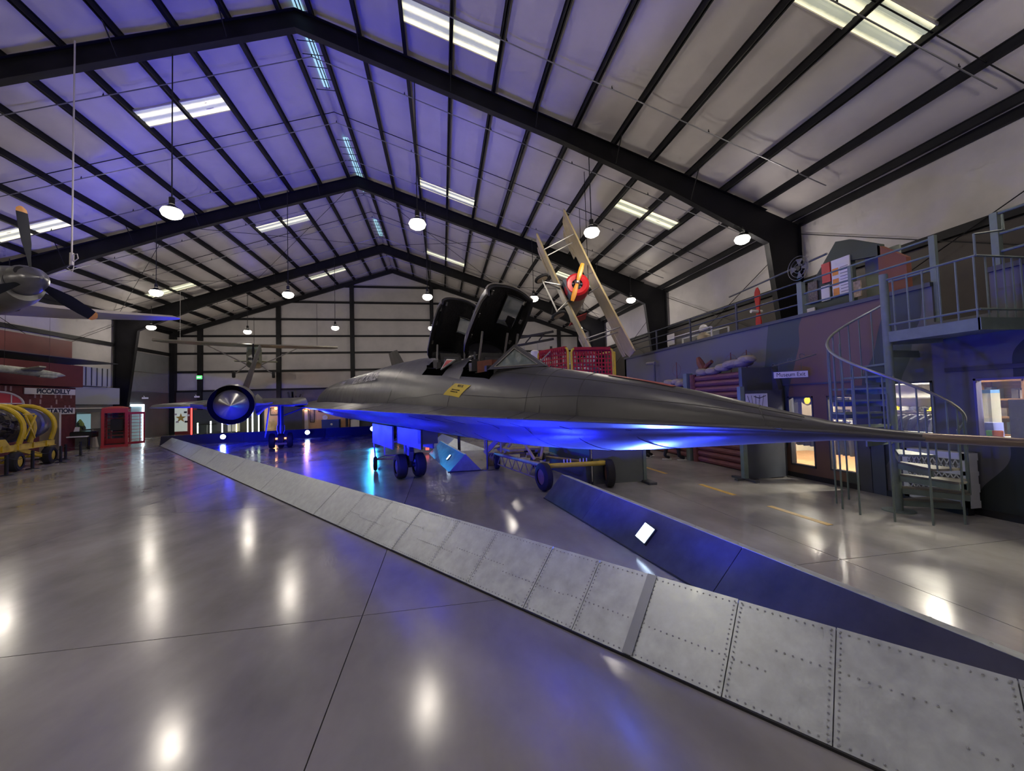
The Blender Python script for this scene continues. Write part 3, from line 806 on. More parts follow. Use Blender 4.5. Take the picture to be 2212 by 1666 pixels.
# panel seams: hoops round the nose and lines along it
for a, w0, w1 in ((8.62, 0, .95), (7.0, 0, .95), (6.45, .02, .98), (6.2, .02, .98), (4.25, .45, .98), (1.2, 0, .98), (-1.2, 0, .98), (-3.5, 0, .98)):
    st = st_at(a)
    pts = [on_skin(a + .25 * (t / st[4]) ** 2 * (1 if a > 4 else -1), t, .001) for t in [st[4] * lerp(w0, w1, k / 14) for k in range(15)]]
    MB().tube(pts, .0035, 4).obj('panel_seam', M_seam, jet)
for r_ in (.30, .52):
    pts = [on_skin(lerp(8.9, 1.0, k / 40), st_at(lerp(8.9, 1.0, k / 40))[4] * r_, .001) for k in range(41)]
    MB().tube(pts, .003, 4).obj('panel_seam', M_seam, jet)
MB().loft([[on_skin(lerp(7.95, 7.2, k / 6), t, .006) for t in (-.05, -.02, .02, .05)] for k in range(7)], closed=False, cap=False).obj('red_stripe', mat('faded_red_paint', (.35, .05, .05), .5), jet, fix=False)
for a in (8.0, 7.3, 6.6, 6.0, 5.2, 4.6, 4.0):
    st = st_at(a)
    MB().tube([V((a - .35 * t, -st[4] * t, sec_z(st_at(a - .35 * t), st[4] * t, False) - .001)) for t in [k / 10 for k in range(1, 10)]], .0035, 4).obj('belly_seam', M_black, jet)
# ------------------------------------------------------------------ sheet-metal barriers and blue floods
M_alu = mat('riveted_aluminium_sheet', (0.72, 0.78, 0.72), .40, metal=.4, var=.12, scale=9, rvar=.08, bump=.03, bscale=10)
M_alud = mat('dull_aluminium_sheet', (0.30, 0.31, 0.33), .45, metal=.3, var=.2, scale=5)
M_rivet = mat('rivet_heads', (0.42, 0.44, 0.42), .35, metal=.5)
M_kick = mat('black_floor_edge', (0.02, 0.02, 0.02), .6)
M_blueglow = emat('blue_flood_lens', (.60, .78, 1.0), 12)
M_cyanglow = emat('cyan_flood_lens', (.45, .95, 1.0), 12)
LB = V((-0.75, 5.44, 0)); LD = V((.598, -.801, 0)); LN = V((.801, .598, 0))
def lb(t, n, z): return LB + LD * t + LN * n + V((0, 0, z))
lbar = thing('sheet_metal_barrier', 'long riveted aluminium barrier running diagonally across the foreground', 'barrier')
TH, TN = .42, .47
seams = [-24.3]
while seams[-1] < -2.7: seams.append(seams[-1] + 1.04 + .12 * sin(len(seams) * 2.1))
seams = [t for t in seams if t < -2.2] + [-1.48, -.65, .12, .92, 1.6, 2.36, 2.88, 3.38, 3.98, 4.51, 5.2, 6.1]
for i, (a, b) in enumerate(zip(seams, seams[1:])):
    g = .003; lift = .002 * (i % 3)
    def fp(u, v, e=0.0): # u along, v up the face
        t = lerp(a + g, b - g, u)
        return lb(t, lerp(.0, TN, v) - .8 * e * .66, lerp(.012, TH, v) + e * .75 + lift)
    m = MB(); c = [fp(0, 0), fp(1, 0), fp(1, 1), fp(0, 1)]
    d = V((.0, 0, -.012)); m.prism(c, LN * .012 + d)
    m.obj('barrier_panel', M_alu, lbar, smooth=False)
core = MB().prism([lb(-24.3, .03, .0), lb(-24.3, .47, .40), lb(-24.3, .50, .40), lb(-24.3, .90, .0)], LD * 30.3)
core.obj('barrier_inner_face', M_alud, lbar, smooth=False)
MB().prism([lb(-24.3, -.012, 0), lb(-24.3, .02, 0), lb(-24.3, .02, .016), lb(-24.3, -.012, .016)], LD * 30.3).obj('floor_edge', M_kick, lbar, smooth=False)
MB().bar(lb(3.36, .0, .02) + V((-.004, -.003, .006)), lb(3.36, TN, TH) + V((-.004, -.003, .006)), .075, .004, up=(-.65, -.48, .6)).obj('cover_strip', mat('plain_cover_strip', (.38, .41, .41), .4, metal=.4), lbar, smooth=False)
def rivets(rows, name, par, dirn, r=.0062):
    m = MB()
    u = LD if dirn is None else dirn[0]; nn = V((-.55, -.41, .73)) if dirn is None else dirn[1]
    w = nn.cross(u)
    for p in rows:
        ring = [p + u * (r * cos(a)) + w * (r * sin(a)) for a in [k * pi / 3 for k in range(6)]]
        m.add(ring + [p + nn * (r * .75)], [(k, (k + 1) % 6, 6) for k in range(6)])
    o = m.obj(name, M_rivet, par, smooth=True, ang=80, fix=False); o['kind'] = 'stuff'
    return o
rows = []
def fpt(t, v): return lb(t, lerp(0, TN, v), lerp(.012, TH, v)) + V((-.55, -.41, .73)) * .005
for t in seams[len([x for x in seams if x < -1.5]):]:
    for o_ in (-.022, .022):
        for k in range(19): rows.append(fpt(t + o_ * (1 if k % 1 == 0 else 0), .03 + .94 * k / 18))
t = -1.45
while t < 6.0:
    rows.append(fpt(t, .955)); rows.append(fpt(t + .01, .04))
    if int((t + 30) / .76) % 2: rows.append(fpt(t, .50 + .12 * sin(int((t + 30) / .76))))
    else: rows.append(fpt(t, .38))
    t += .043
rivets(rows, 'barrier_rivets', lbar, None)
rows = []
for t in seams:
    if t < -1.5 and t > -12:
        for k in range(12): rows.append(fpt(t + .03, .05 + .9 * k / 11))
rivets(rows, 'barrier_rivets', lbar, None, .005)

M_navy = mat('dark_painted_sheet', (.075, .075, .085), .42, var=.3, scale=4)
# right barrier: tent-shaped, inner face towards the jet, with recessed flood
def rb(y, n, z): return V((1.86 + .128 * (7.4 - y) + n, y, z))
rbar = thing('sheet_metal_barrier', 'blue-lit barrier beside the nose with a glowing square flood', 'barrier')
cuts = [7.42, 5.9, 3.37, .7]
RH, RN = .42, .36
for a, b in zip(cuts, cuts[1:]):
    m = MB().prism([rb(a - .004, 0, .01), rb(a - .004, RN, RH), rb(a - .004, RN + .012, RH - .01), rb(a - .004, .015, .0)], rb(b + .004, 0, 0) - rb(a - .004, 0, 0))
    m.obj('barrier_panel', M_navy, rbar, smooth=False)
for a, b in ((7.42, 4.9), (4.9, 2.9), (2.9, 2.0), (2.0, .7)):
    d = rb(b + .003, 0, 0) - rb(a, 0, 0)
    MB().prism([rb(a, RN, RH + .003), rb(a, RN + .15, RH - .03), rb(a, RN + .15, RH - .04), rb(a, RN, RH - .01)], d).obj('top_flange', M_alu, rbar, smooth=False)
MB().prism([rb(7.42, RN + .15, RH - .03), rb(7.42, RN + .62, 0), rb(7.42, RN + .55, 0), rb(7.42, RN + .12, RH - .05)], rb(.7, 0, 0) - rb(7.42, 0, 0)).obj('barrier_outer_face', M_alud, rbar, smooth=False)
MB().prism([rb(7.42, -.012, 0), rb(7.42, .02, 0), rb(7.42, .02, .014), rb(7.42, -.012, .014)], rb(.7, 0, 0) - rb(7.42, 0, 0)).obj('floor_edge', M_kick, rbar, smooth=False)
rws = []
for k in range(14): rws.append(rb(4.6 - k * .28, RN + .06 + .03 * (k % 2), RH - .004))
rivets(rws, 'flange_rivets', rbar, (V((0, 1, 0)), V((.1, 0, 1))), .010)
def flood(name, label, pos, nrm, up, wdt, hgt, glow, aim, energy, col, angle=120, size=.10, group='blue floor floods', rnd=False):
    t = thing(name, label, 'floodlight', pos, group=group)
    n = V(nrm).normalized(); u = V(up); u = (u - n * u.dot(n)).normalized(); s = u.cross(n)
    R = MX((s, u, n)).transposed()
    if rnd:
        MB().cyl(n * -.06, n * .01, wdt * .45, wdt * .56, n=20).obj('housing', M_black, t)
        MB().lathe([(.0, wdt * .5), (.03, wdt * .42), (.05, wdt * .2), (.055, .01)], 20, n * .01, n).obj('lens', glow, t)
    else:
        MB().box(n * -.005, (wdt + .03, hgt + .03, .03), m=R).obj('housing', M_black, t, smooth=False)
        MB().box(n * .014, (wdt, hgt, .008), m=R).obj('lens', glow, t, smooth=False)
    light('flood_light', 'SPOT', n * .09, energy * BLUE_W, col, t, size, aim, angle, .5)
    return t
# face normal of the right barrier's inner side
fn_r = V((-RH, 0, RN)).normalized()
p = rb(4.55, .17, .2) + fn_r * .012
flood('flood_light', 'glaring square blue-white flood set in the right-hand barrier', p, fn_r, (0, -.05, 1), .22, .20, M_blueglow, (-.62, -.95, 1.05), 120, (.06, .12, 1.0), 115)
# short barrier piece further back with its own flood
sb = thing('sheet_metal_barrier', 'short wedge barrier with lit oval flood behind the nose wheels', 'barrier')
def sbp(y, n, z): return V((0.14 - .155 * (y - 10.9) + n, y, z))
MB().prism([sbp(10.9, 0, .0), sbp(10.9, .43, .45), sbp(10.9, .46, .45), sbp(10.9, .88, 0)], sbp(15.2, 0, 0) - sbp(10.9, 0, 0)).obj('barrier_body', M_alud, sb, smooth=False)
MB().prism([sbp(10.885, -.03, 0), sbp(10.885, .92, 0), sbp(10.885, .92, .02), sbp(10.885, -.03, .02)], (0, .03, 0)).obj('floor_edge', M_kick, sb, smooth=False)
MB().bar(sbp(10.9, .445, .455), sbp(15.2, .445, .455), .07, .008).obj('ridge_cap', M_alu, sb, smooth=False)
fn_s = V((-.45, -.07, .43)).normalized()
flood('flood_light', 'small oval white-blue flood in the short wedge barrier', sbp(12.1, .21, .23) + fn_s * .01, fn_s, (0, -1, .3), .16, .09, M_blueglow, (-.8, .0, .75), 60, BLUE_COL, 120)
fb_ = thing('sheet_metal_barrier', 'pale barrier end turned away behind the short wedge', 'barrier')
MB().prism([(-.15, 15.6, 0), (.45, 15.9, .45), (.5, 15.9, .45), (1.7, 15.5, 0)], (-.5, 2.6, 0)).obj('barrier_body', M_alu, fb_, smooth=False)
# far barrier closing off the tail
fk = thing('sheet_metal_barrier', 'low dark barrier closing off the tail end', 'barrier')
pts = [(-15.0, 24.5), (-11.3, 25.4), (-7.2, 26.5), (-3.6, 27.2), (-1.2, 27.3)]
M_kerb = mat('dark_barrier_paint', (.018, .02, .03), .5)
for (x0, y0), (x1, y1) in zip(pts, pts[1:]):
    MB().prism([(x0, y0, 0), (x0, y0 + .10, .52), (x0, y0 + .16, .52), (x0, y0 + .5, 0)], (x1 - x0 - .01, y1 - y0, 0)).obj('barrier_panel', M_kerb, fk, smooth=False)
flood('flood_light', 'round blue-white flood on the far barrier below the engine', (-12.15, 24.95, .34), (.35, -.9, .2), (0, 0, 1), .26, .26, M_blueglow, (.55, -.45, .75), 230, BLUE_COL, 130, rnd=True)
flood('flood_light', 'round blue-white flood on the far barrier right of main wheels', (-8.05, 25.95, .34), (.3, -.9, .2), (0, 0, 1), .26, .26, M_blueglow, (.2, -.5, .9), 230, BLUE_COL, 130, rnd=True)
# cyan flood on a small stand
cs = flood('flood_light', 'cyan flood on a small dark stand behind nose gear', (-3.35, 20.3, .72), (.2, -.95, .15), (0, 0, 1), .22, .22, M_cyanglow, (.05, -.85, .5), 60, (.04, .45, 1.0), 110, rnd=True)
MB().bx(-.02, .30, .02, .28, -.72, -.10).obj('stand', M_black, cs, smooth=False)
# floods on the hidden inner face of the foreground barrier
for k, (t, en) in enumerate(((-16.5, 230), (-11.0, 230), (-6.2, 170), (-2.6, 70), (1.4, 48), (3.3, 8))):
    lab = ['far end of', 'far part of', 'middle of', 'near part of', 'nose end of', 'right tip of'][k]
    flood('flood_light', 'blue flood hidden behind the %s the long barrier' % lab, lb(t, .70, .24), (.60, .45, .66), (0, 0, 1), .18, .16, M_blueglow, ((-.05 if t < -14 else .15, .62, .74) if t < -8 else (.30, .22, .90)) if t < -3 else (.42, .32, .82), en, BLUE_COL, 145 if t > -8 else 125)
# ------------------------------------------------------------------ mezzanine, shop and spiral stair on the right
MXF = 7.66
M_trimd = mat('dark_trim', (.05, .055, .07), .5)
M_brown = mat('brown_camo_paint', (.15, .085, .065), .6, var=.08, scale=2)
M_sgreen = mat('sage_green_paint', (.155, .20, .175), .5, var=.12, scale=6)
M_wood = mat('warm_wood', (.42, .22, .10), .5, var=.2, scale=6, stretch=(1, 1, 6))
M_cream = mat('cream_shop_wall', (.62, .58, .45), .6)
M_cloth_k = mat('black_cloth', (.018, .018, .022), .9)
M_cloth_n = mat('navy_cloth', (.02, .022, .05), .9)
M_cloth_t = mat('tan_cloth', (.52, .44, .30), .9)
M_cloth_g = mat('grey_cloth', (.22, .22, .22), .9)
M_clear = mat('clear_glass', (.9, .95, .95), .05, spec=.5, alpha=.10)
wm = thing('wall_mezzanine', 'camouflage-painted mezzanine front with shop windows', None, kind='structure')
ops = [(2.4, 4.58, 1.08, 1.98), (5.08, 5.72, 1.12, 1.98), (6.33, 6.86, .28, 1.77), (7.17, 7.78, .26, 1.77)]
ycut = sorted({-3.0, 15.8, 4.33, 5.0} | {o[0] for o in ops} | {o[1] for o in ops})
for a, b in zip(ycut, ycut[1:]):
    ym = (a + b) / 2
    top = 2.9 if 4.33 < ym < 5.0 else 3.52
    op = [o for o in ops if o[0] <= ym <= o[1]]
    for z0, z1 in ([(0, op[0][2]), (op[0][3], top)] if op else [(0, top)]):
        MB().bx(MXF, MXF + .14, a, b, z0, z1).obj('wall_section', M_camo, wm, smooth=False)
MB().bx(MXF, XR, 15.66, 15.8, 0, 3.52).obj('wall_section', M_slate, wm, smooth=False)
MB().bx(MXF + .14, XR, -3, 15.66, 2.72, 2.9).obj('mezzanine_slab', M_dgrey, wm, smooth=False)
MB().bx(MXF - .03, MXF + .17, 5.0, 15.8, 3.47, 3.54).obj('coping', M_trimd, wm, smooth=False)
MB().bx(MXF - .03, MXF + .17, -3, 4.33, 3.47, 3.54).obj('coping', M_trimd, wm, smooth=False)
MB().bx(MXF - .02, MXF, 6.3, 8.0, 2.02, 2.05).obj('trim_strip', M_trimd, wm, smooth=False)
MB().bx(MXF - .02, MXF, -3, 4.9, 2.10, 2.16).obj('trim_strip', M_trimd, wm, smooth=False)
MB().bx(MXF - .025, MXF, -3, 8, 0, .10).obj('baseboard', M_black, wm, smooth=False)
for i, (a, b, z0, z1) in enumerate(ops):
    wn += 1
    w = thing('window_%d' % wn, 'lit shop window in the mezzanine front', None, kind='structure')
    MB().bx(MXF + .06, MXF + .066, a, b, z0, z1).obj('pane', M_clear, w, smooth=False)
    for (y0, y1, za, zb) in ((a, b, z0, z0 + .03), (a, b, z1 - .03, z1), (a, a + .03, z0, z1), (b - .03, b, z0, z1)):
        MB().bx(MXF - .012, MXF + .09, y0, y1, za, zb).obj('window_frame', M_trimd if i != 0 else mat('violet_frame', (.12, .12, .30), .5), w, smooth=False)
dr = thing('door_1', 'dark blue exit door below the stair', None, kind='structure')
MB().bx(MXF - .03, MXF, 5.83, 6.05, 0, 1.95).obj('door_leaf', M_slate, dr, smooth=False)
MB().bx(MXF - .03, MXF, 6.06, 6.27, 0, 1.95).obj('door_leaf', M_slate, dr, smooth=False)
MB().cyl((MXF - .06, 6.04, .8), (MXF - .06, 6.04, 1.1), .012, n=6).obj('door_handle', M_black, dr)
od_ = ['first', 'second', 'third', 'fourth', 'fifth', 'sixth', 'seventh', 'eighth']
# shop interior
sr = thing('wall_shop', 'cream shop walls, floor and ceiling behind the windows', None, kind='structure')
MB().bx(11.4, 11.5, 1.5, 11, 0, 2.72).obj('shop_back_wall', M_cream, sr, smooth=False)
MB().bx(7.8, 11.4, 10.95, 11.05, 0, 2.72).obj('shop_side_wall', M_cream, sr, smooth=False)
MB().bx(7.8, 11.4, 1.4, 1.5, 0, 2.72).obj('shop_side_wall', M_cream, sr, smooth=False)
MB().bx(7.8, 11.4, 1.5, 10.95, 0, .02).obj('shop_floor', M_wood, sr, smooth=False)
MB().bx(7.8, 11.4, 1.5, 10.95, 2.66, 2.72).obj('shop_ceiling', M_white, sr, smooth=False)
M_tube = emat('shop_tube_glow', (1, .95, .82), 6)
for k, (x, y) in enumerate(((9.4, 3.6), (9.4, 6.2), (9.6, 8.9))):
    t = thing('ceiling_light', 'long shop ceiling light, %s' % ('nearest', 'middle', 'farthest')[k] + ' of three', 'lamp', (x, y, 2.60), group='shop ceiling lights')
    MB().bx(-.6, .6, -.1, .1, .0, .06).obj('housing', M_white, t, smooth=False)
    MB().bx(-.58, .58, -.08, .08, -.02, 0).obj('diffuser', M_tube, t, smooth=False)
    light('shop_light', 'AREA', (0, 0, -.04), 200, (1, .93, .78), t, (1.1, .16), (0, 0, -1))
def rack(label, x, y, z, n, mats_, span, z0, group='clothes racks in the shop'):
    t = thing('clothes_rack', label, 'clothes rack', (x, y, 0), group=group)
    MB().cyl((0, -span / 2, z), (0, span / 2, z), .015, n=6).obj('rail', M_galv, t)
    for e in (-1, 1):
        MB().cyl((0, e * span / 2, .02), (0, e * span / 2, z), .018, n=6).obj('upright', M_galv, t)
        MB().bx(-.2, .2, e * span / 2 - .02, e * span / 2 + .02, .02, .05).obj('foot', M_black, t, smooth=False)
    for k in range(n):
        yy = -span / 2 + span * (k + .5) / n
        c = mats_[k % len(mats_)]
        sh = MB()
        prof = [(-.10, z - .04), (-.24, z - .10), (-.34, z - .28), (-.25, z - .32), (-.22, z - .22), (-.21, z0), (.21, z0), (.22, z - .22), (.25, z - .32), (.34, z - .28), (.24, z - .10), (.10, z - .04)]
        sh.prism([(px, yy - .02, pz) for px, pz in prof], (.0, .04, 0))
        sh.obj('shirt', c, t, smooth=False)
        MB().tube([(-.14, yy, z - .08), (0, yy, z - .02), (.14, yy, z - .08)], .008, 5).obj('hanger', M_white, t)
    return t
rack('round row of black shirts behind the low shop window', 8.45, 8.25, 1.30, 6, [M_cloth_k, M_cloth_n], 1.0, .62)
rack('rack of dark shirts behind the second low window', 8.5, 7.2, 1.25, 6, [M_cloth_k, M_cloth_g, M_cloth_n], .9, .5)
rack('rack of navy shirts behind the window under the stair', 8.45, 5.95, 1.42, 7, [M_cloth_n, M_cloth_k], 1.0, .75)
for k, (y, z, m_) in enumerate(((7.45, 1.62, M_cloth_t), (6.95, 1.58, M_cloth_t), (6.55, 1.62, M_cloth_t), (8.0, 1.6, M_cloth_k), (7.75, 1.6, M_cloth_g))):
    t = thing('wall_shirt', '%s T-shirt pinned on the shop wall, number %d from the stair' % ('tan' if m_ is M_cloth_t else 'dark', 0) if False else
              ['tan T-shirt with yellow badge on the shop wall', 'plain tan T-shirt between two shop windows', 'tan shirt with dark stripes behind the second window', 'black T-shirt high on the shop wall', 'grey T-shirt beside the black one on the shop wall'][k], 'shirt', (9.45, [9.05, 8.62, 8.05, 9.42, 9.75][k], z * 1.0), group='shirts on display')
    MB().prism([(0, a_, b_) for a_, b_ in ((-.12, .3), (-.42, .12), (-.32, -.06), (-.24, .0), (-.24, -.42), (.24, -.42), (.24, .0), (.32, -.06), (.42, .12), (.12, .3))], (.03, 0, 0)).obj('shirt_body', m_, t, smooth=False)
    if k == 0: MB().cyl((-.012, -.05, .02), (0, -.05, .02), .09, n=14).obj('badge', M_yel, t)
    if k == 2:
        for q in range(3): MB().bx(-.01, 0, -.15, .15, -.25 + q * .14, -.20 + q * .14).obj('stripe', M_cloth_k, t, smooth=False)
# shelves, counter and things by the till
sh = thing('bookcase', 'tall orange-brown wooden bookcase in the shop', 'bookcase', (9.6, 4.95, 0.02))
MB().bx(-.02, .0, -.55, .55, 0, 1.95).obj('back_panel', M_wood, sh, smooth=False)
for y in (-.55, -.02, .53): MB().bx(-.32, 0, y, y + .03, 0, 1.95).obj('side_panel', M_wood, sh, smooth=False)
for z in (.3, .65, 1.0, 1.3, 1.6, 1.92): MB().bx(-.32, 0, -.55, .55, z, z + .03).obj('shelf', M_wood, sh, smooth=False)
for k in range(12):
    o = MB().bx(-.06, .06, -.05, .05, 0, .14 + .03 * (k % 3)).obj('boxed_souvenir', [M_white, M_cloth_g, mat('pale_blue_card', (.25, .4, .55), .5)][k % 3])
    o.location = (9.45, 4.5 + .085 * k, 1.05 + .30 * (k % 4) if k % 4 < 3 else 1.65)
    tag(o, 'small boxed souvenir standing on the wooden bookcase', 'souvenir', 'souvenirs on the bookcase')
ct = thing('shop_counter', 'grey shop counter below the large window', 'counter', (8.35, 3.6, .02))
MB().bx(-.35, .35, -1.2, 1.15, 0, 1.02).obj('body', M_cloth_g, ct, smooth=False)
MB().bx(-.4, .4, -1.25, 1.2, 1.02, 1.06).obj('worktop', M_cream, ct, smooth=False)
mo = thing('monitor', 'tall black screen turned edge-on at the counter', 'monitor', (8.12, 4.38, 1.08))
MB().box((0, 0, .30), (.05, .20, .56), rz=-.1).obj('screen', M_black, mo, smooth=False)
MB().bx(-.08, .08, -.08, .08, 0, .02).obj('base', M_black, mo, smooth=False)
tl = thing('souvenir_tower', 'clear acrylic display tower with blue lid on the counter', 'display tower', (8.1, 4.68, 1.08))
MB().bx(-.09, .09, -.07, .07, 0, .68).obj('acrylic_box', mat('acrylic', (.75, .75, .68), .15, alpha=.45), tl, smooth=False)
MB().bx(-.09, .09, -.07, .07, .68, .73).obj('lid', mat('sky_blue_plastic', (.06, .22, .55), .4), tl, smooth=False)
MB().bx(-.10, .10, -.08, .08, 0, .24).obj('base_box', mat('violet_blue_box', (.16, .2, .6), .5), tl, smooth=False)
for k, (y, c, lab) in enumerate(((4.56, (.75, .16, .04), 'small orange tub on the counter'), (4.62, (.15, .5, .12), 'small green tub on the counter'))):
    o = MB().lathe([(0, .05), (.12, .06), (.13, .05)], 12).obj('candy_tub', mat('tub%d' % k, c, .5)); o.location = (8.0, y, 1.08)
    tag(o, lab, 'tub')
sw = thing('shelving_unit', 'white shop shelves at the right edge of the large window', 'shelves', (10.2, 4.15, .02))
MB().bx(-.02, 0, -.5, .35, 0, 2.1).obj('back_panel', M_white, sw, smooth=False)
for z in (.5, .9, 1.2, 1.5, 1.8): MB().bx(-.3, 0, -.5, .35, z, z + .025).obj('shelf', M_white, sw, smooth=False)
for k in range(8):
    o = MB().bx(-.05, .05, -.045, .045, 0, .16).obj('boxed_model', [mat('teal_box', (.08, .3, .36), .5), M_cloth_k, M_white][k % 3]); o.location = (10.05, 3.75 + .1 * (k % 7), 1.245 + .3 * (k % 2))
    tag(o, 'small boxed model on the white shop shelves', 'boxed model', 'models on the white shelves')
fr_ = thing('picture_frame', 'black framed print hung above the bookcase', 'picture', (9.55, 4.7, 2.18))
MB().bx(0, .03, -.42, .42, -.10, .10).obj('frame', M_black, fr_, smooth=False)
MB().bx(-.004, 0, -.38, .38, -.07, .07).obj('print', mat('pinkish_print', (.6, .42, .40), .5, var=.4, scale=9), fr_, smooth=False)
ch_ = thing('white_crate', 'white perforated plastic crate under the spiral stair', 'crate', (7.42, 5.0, 0))
M_pw = mat('white_plastic', (.62, .64, .66), .45)
MB().bx(.02, .16, -.42, .38, .14, .88).obj('crate_body', mat('crate_recess', (.25, .26, .28), .6), ch_, smooth=False)
for z0, z1 in ((.12, .22), (.34, .46), (.58, .64), (.80, .90)): MB().bx(-.0, .18, -.44, .40, z0, z1).obj('crate_band', M_pw, ch_, smooth=False)
for y in (-.43, .33): MB().bx(-.0, .18, y, y + .07, .12, .90).obj('crate_post', M_pw, ch_, smooth=False)
lat_ = MB()
for za, zb in ((.22, .34), (.46, .58), (.64, .80)):
    for k in range(10):
        y = -.36 + k * .07
        lat_.bar((.005, y, za), (.005, y + .07, zb), .012, .012).bar((.005, y + .07, za), (.005, y, zb), .012, .012)
tag(lat_.obj('crate_lattice', M_pw, ch_, smooth=False), kind='stuff')
MB().bx(.03, .14, -.38, .34, 0, .14).obj('base', M_black, ch_, smooth=False)
# lit shelf wall behind the window under the stair
sl = thing('shelf_wall', 'bright shop shelf wall with caps behind the stair', 'shelves', (10.1, 7.0, .02))
MB().bx(-.02, .02, -.7, .7, 0, 2.4).obj('back_panel', M_white, sl, smooth=False)
for z in (.8, 1.08, 1.36, 1.64, 1.92): MB().bx(-.26, 0, -.7, .7, z, z + .02).obj('shelf', M_galv, sl, smooth=False)
for k in range(14):
    m_ = [M_yel, M_cloth_k, M_cloth_n, M_cloth_g][k % 4]
    o = MB().lathe([(0, .09), (.05, .085), (.085, .05), (.095, .01)], 12).prism([(-.16, -.06, 0), (-.07, -.09, 0), (-.07, .09, 0), (-.16, .06, 0)], (0, 0, .012)).obj('baseball_cap', m_)
    o.location = (9.97, 6.42 + .18 * (k % 7), .02 + (1.10 if k < 7 else 1.38)); tag(o, '%s cap on the %s shop shelf, %s from the right' % (['yellow', 'black', 'navy', 'grey'][k % 4], 'lower' if k < 7 else 'upper', od_[k % 7]), 'cap', 'caps on the shop shelves')
# hanging sign
sg = thing('hanging_sign', 'white Museum Exit sign on a wrought iron bracket', 'sign', (7.28, 7.30, 2.24))
MB().box((0, 0, 0), (.62, .03, .15), rz=-.62).obj('board', mat('sign_border', (.05, .07, .16), .5), sg, smooth=False)
MB().box((-.008, -.014, 0), (.60, .03, .13), rz=-.62).obj('face', M_vwhite, sg, smooth=False)
sx_ = V((cos(-.62), sin(-.62), 0))
text('lettering', 'Museum Exit', .125, mat('sign_ink', (.02, .02, .03), .5), sg, V((-.008, -.014, 0)) + V((sin(-.62), -cos(-.62), 0)) * .0165, sx_, (0, 0, 1), .001, sx=.78)
b_ = MB().tube([sx_ * -.32 + V((0, 0, .20)), sx_ * .1 + V((0, 0, .29)), sx_ * .46 + V((0, 0, .40))], .012, 6)
b_.obj('bracket_arm', M_strut, sg)
for k, (u_, r_) in enumerate(((-.30, .03), (.0, .035), (.22, .05))):
    MB().tube([sx_ * (u_ + r_ * cos(a)) + V((0, 0, .22 + .08 * k + r_ * sin(a))) for a in [q * pi / 5 for q in range(9)]], .008, 5).obj('bracket_scroll', M_strut, sg)
for u_ in (-.2, .2): MB().cyl(sx_ * u_ + V((0, 0, .07)), sx_ * u_ + V((0, 0, .25)), .005, n=5).obj('chain', M_strut, sg)

# mezzanine railing
rl = thing('mezzanine_railing', 'dark grey pipe railing along the far mezzanine edge', 'railing', (MXF + .07, 0, 3.54))
for z in (.24, .48, .72): MB().cyl((0, 7.36, z), (0, 15.7, z), .018, n=8).obj('rail', M_trimd, rl)
for y in (9.3, 11.3, 13.3, 15.3): MB().bx(-.02, .02, y - .02, y + .02, 0, .74).obj('post', M_trimd, rl, smooth=False)
MB().bx(-.05, .05, 7.30, 7.42, 0, .70).obj('post', M_sgreen, rl, smooth=False)
rl2 = thing('mezzanine_railing', 'sage green pipe railing above the spiral stair', 'railing', (MXF + .07, 0, 3.54))
for z in (.20, .44, .70): MB().cyl((0, 5.0, z), (0, 7.28, z), .018, n=8).obj('rail', M_sgreen, rl2)
for y in (6.3,): MB().bx(-.02, .02, y - .03, y + .03, 0, .70).obj('post', M_sgreen, rl2, smooth=False)
MB().bx(-.03, .03, 4.95, 5.03, -.64, .74).obj('post', M_sgreen, rl2, smooth=False)
rl3 = thing('mezzanine_railing', 'sage green railing at the right edge above the landing', 'railing', (MXF + .07, 0, 3.54))
for z in (.20, .45, .74): MB().cyl((0, -3, z), (0, 4.26, z), .02, n=8).obj('rail', M_sgreen, rl3)
MB().bx(-.04, .04, 4.22, 4.30, 0, .76).obj('post', M_sgreen, rl3, smooth=False)

# spiral stair
ss = thing('spiral_staircase', 'sage green steel spiral staircase up to the mezzanine', 'staircase', (6.85, 5.08, 0))
def hz(a): return 3.1 - .00718 * (a - 67)
SR = .74
MB().cyl((0, 0, 0), (0, 0, 3.66), .055, n=16).obj('centre_pole', M_sgreen, ss)
MB().cyl((0, 0, 0), (0, 0, .012), .2, n=20).obj('base_plate', M_sgreen, ss)
pts = [V((SR * cos(rad(a)), SR * sin(rad(a)), hz(a))) for a in range(40, 331, 6)]
MB().tube(pts, .02, 8).obj('handrail', M_galv if False else mat('worn_handrail', (.30, .32, .28), .35, metal=.3), ss)
for k in range(1, 15):
    a1 = 352 - 26.5 * k; z = .19 * k
    q = [V((.05 * cos(rad(a1)), .05 * sin(rad(a1)), z - .03))] + [V((SR * cos(rad(a1 + e)), SR * sin(rad(a1 + e)), z - .03)) for e in (0, 10, 20, 30)] + [V((.05 * cos(rad(a1 + 30)), .05 * sin(rad(a1 + 30)), z - .03))]
    MB().prism(q, (0, 0, .03)).obj('tread', M_sgreen if k > 4 else mat('worn_tread', (.20, .19, .15), .6), ss, smooth=False)
    n0 = V((.05 * cos(rad(a1)), .05 * sin(rad(a1)), z - .07)); n1 = V((SR * cos(rad(a1)), SR * sin(rad(a1)), z - .07))
    MB().bar(n0, n1, .02, .08).obj('tread_edge', M_sgreen, ss, smooth=False)
    for e in (4, 17):
        a = a1 + e
        if 45 < a < 330:
            MB().cyl((SR * cos(rad(a)), SR * sin(rad(a)), z - .03), (SR * cos(rad(a)), SR * sin(rad(a)), hz(a)), .011, n=6).obj('baluster', M_sgreen, ss)
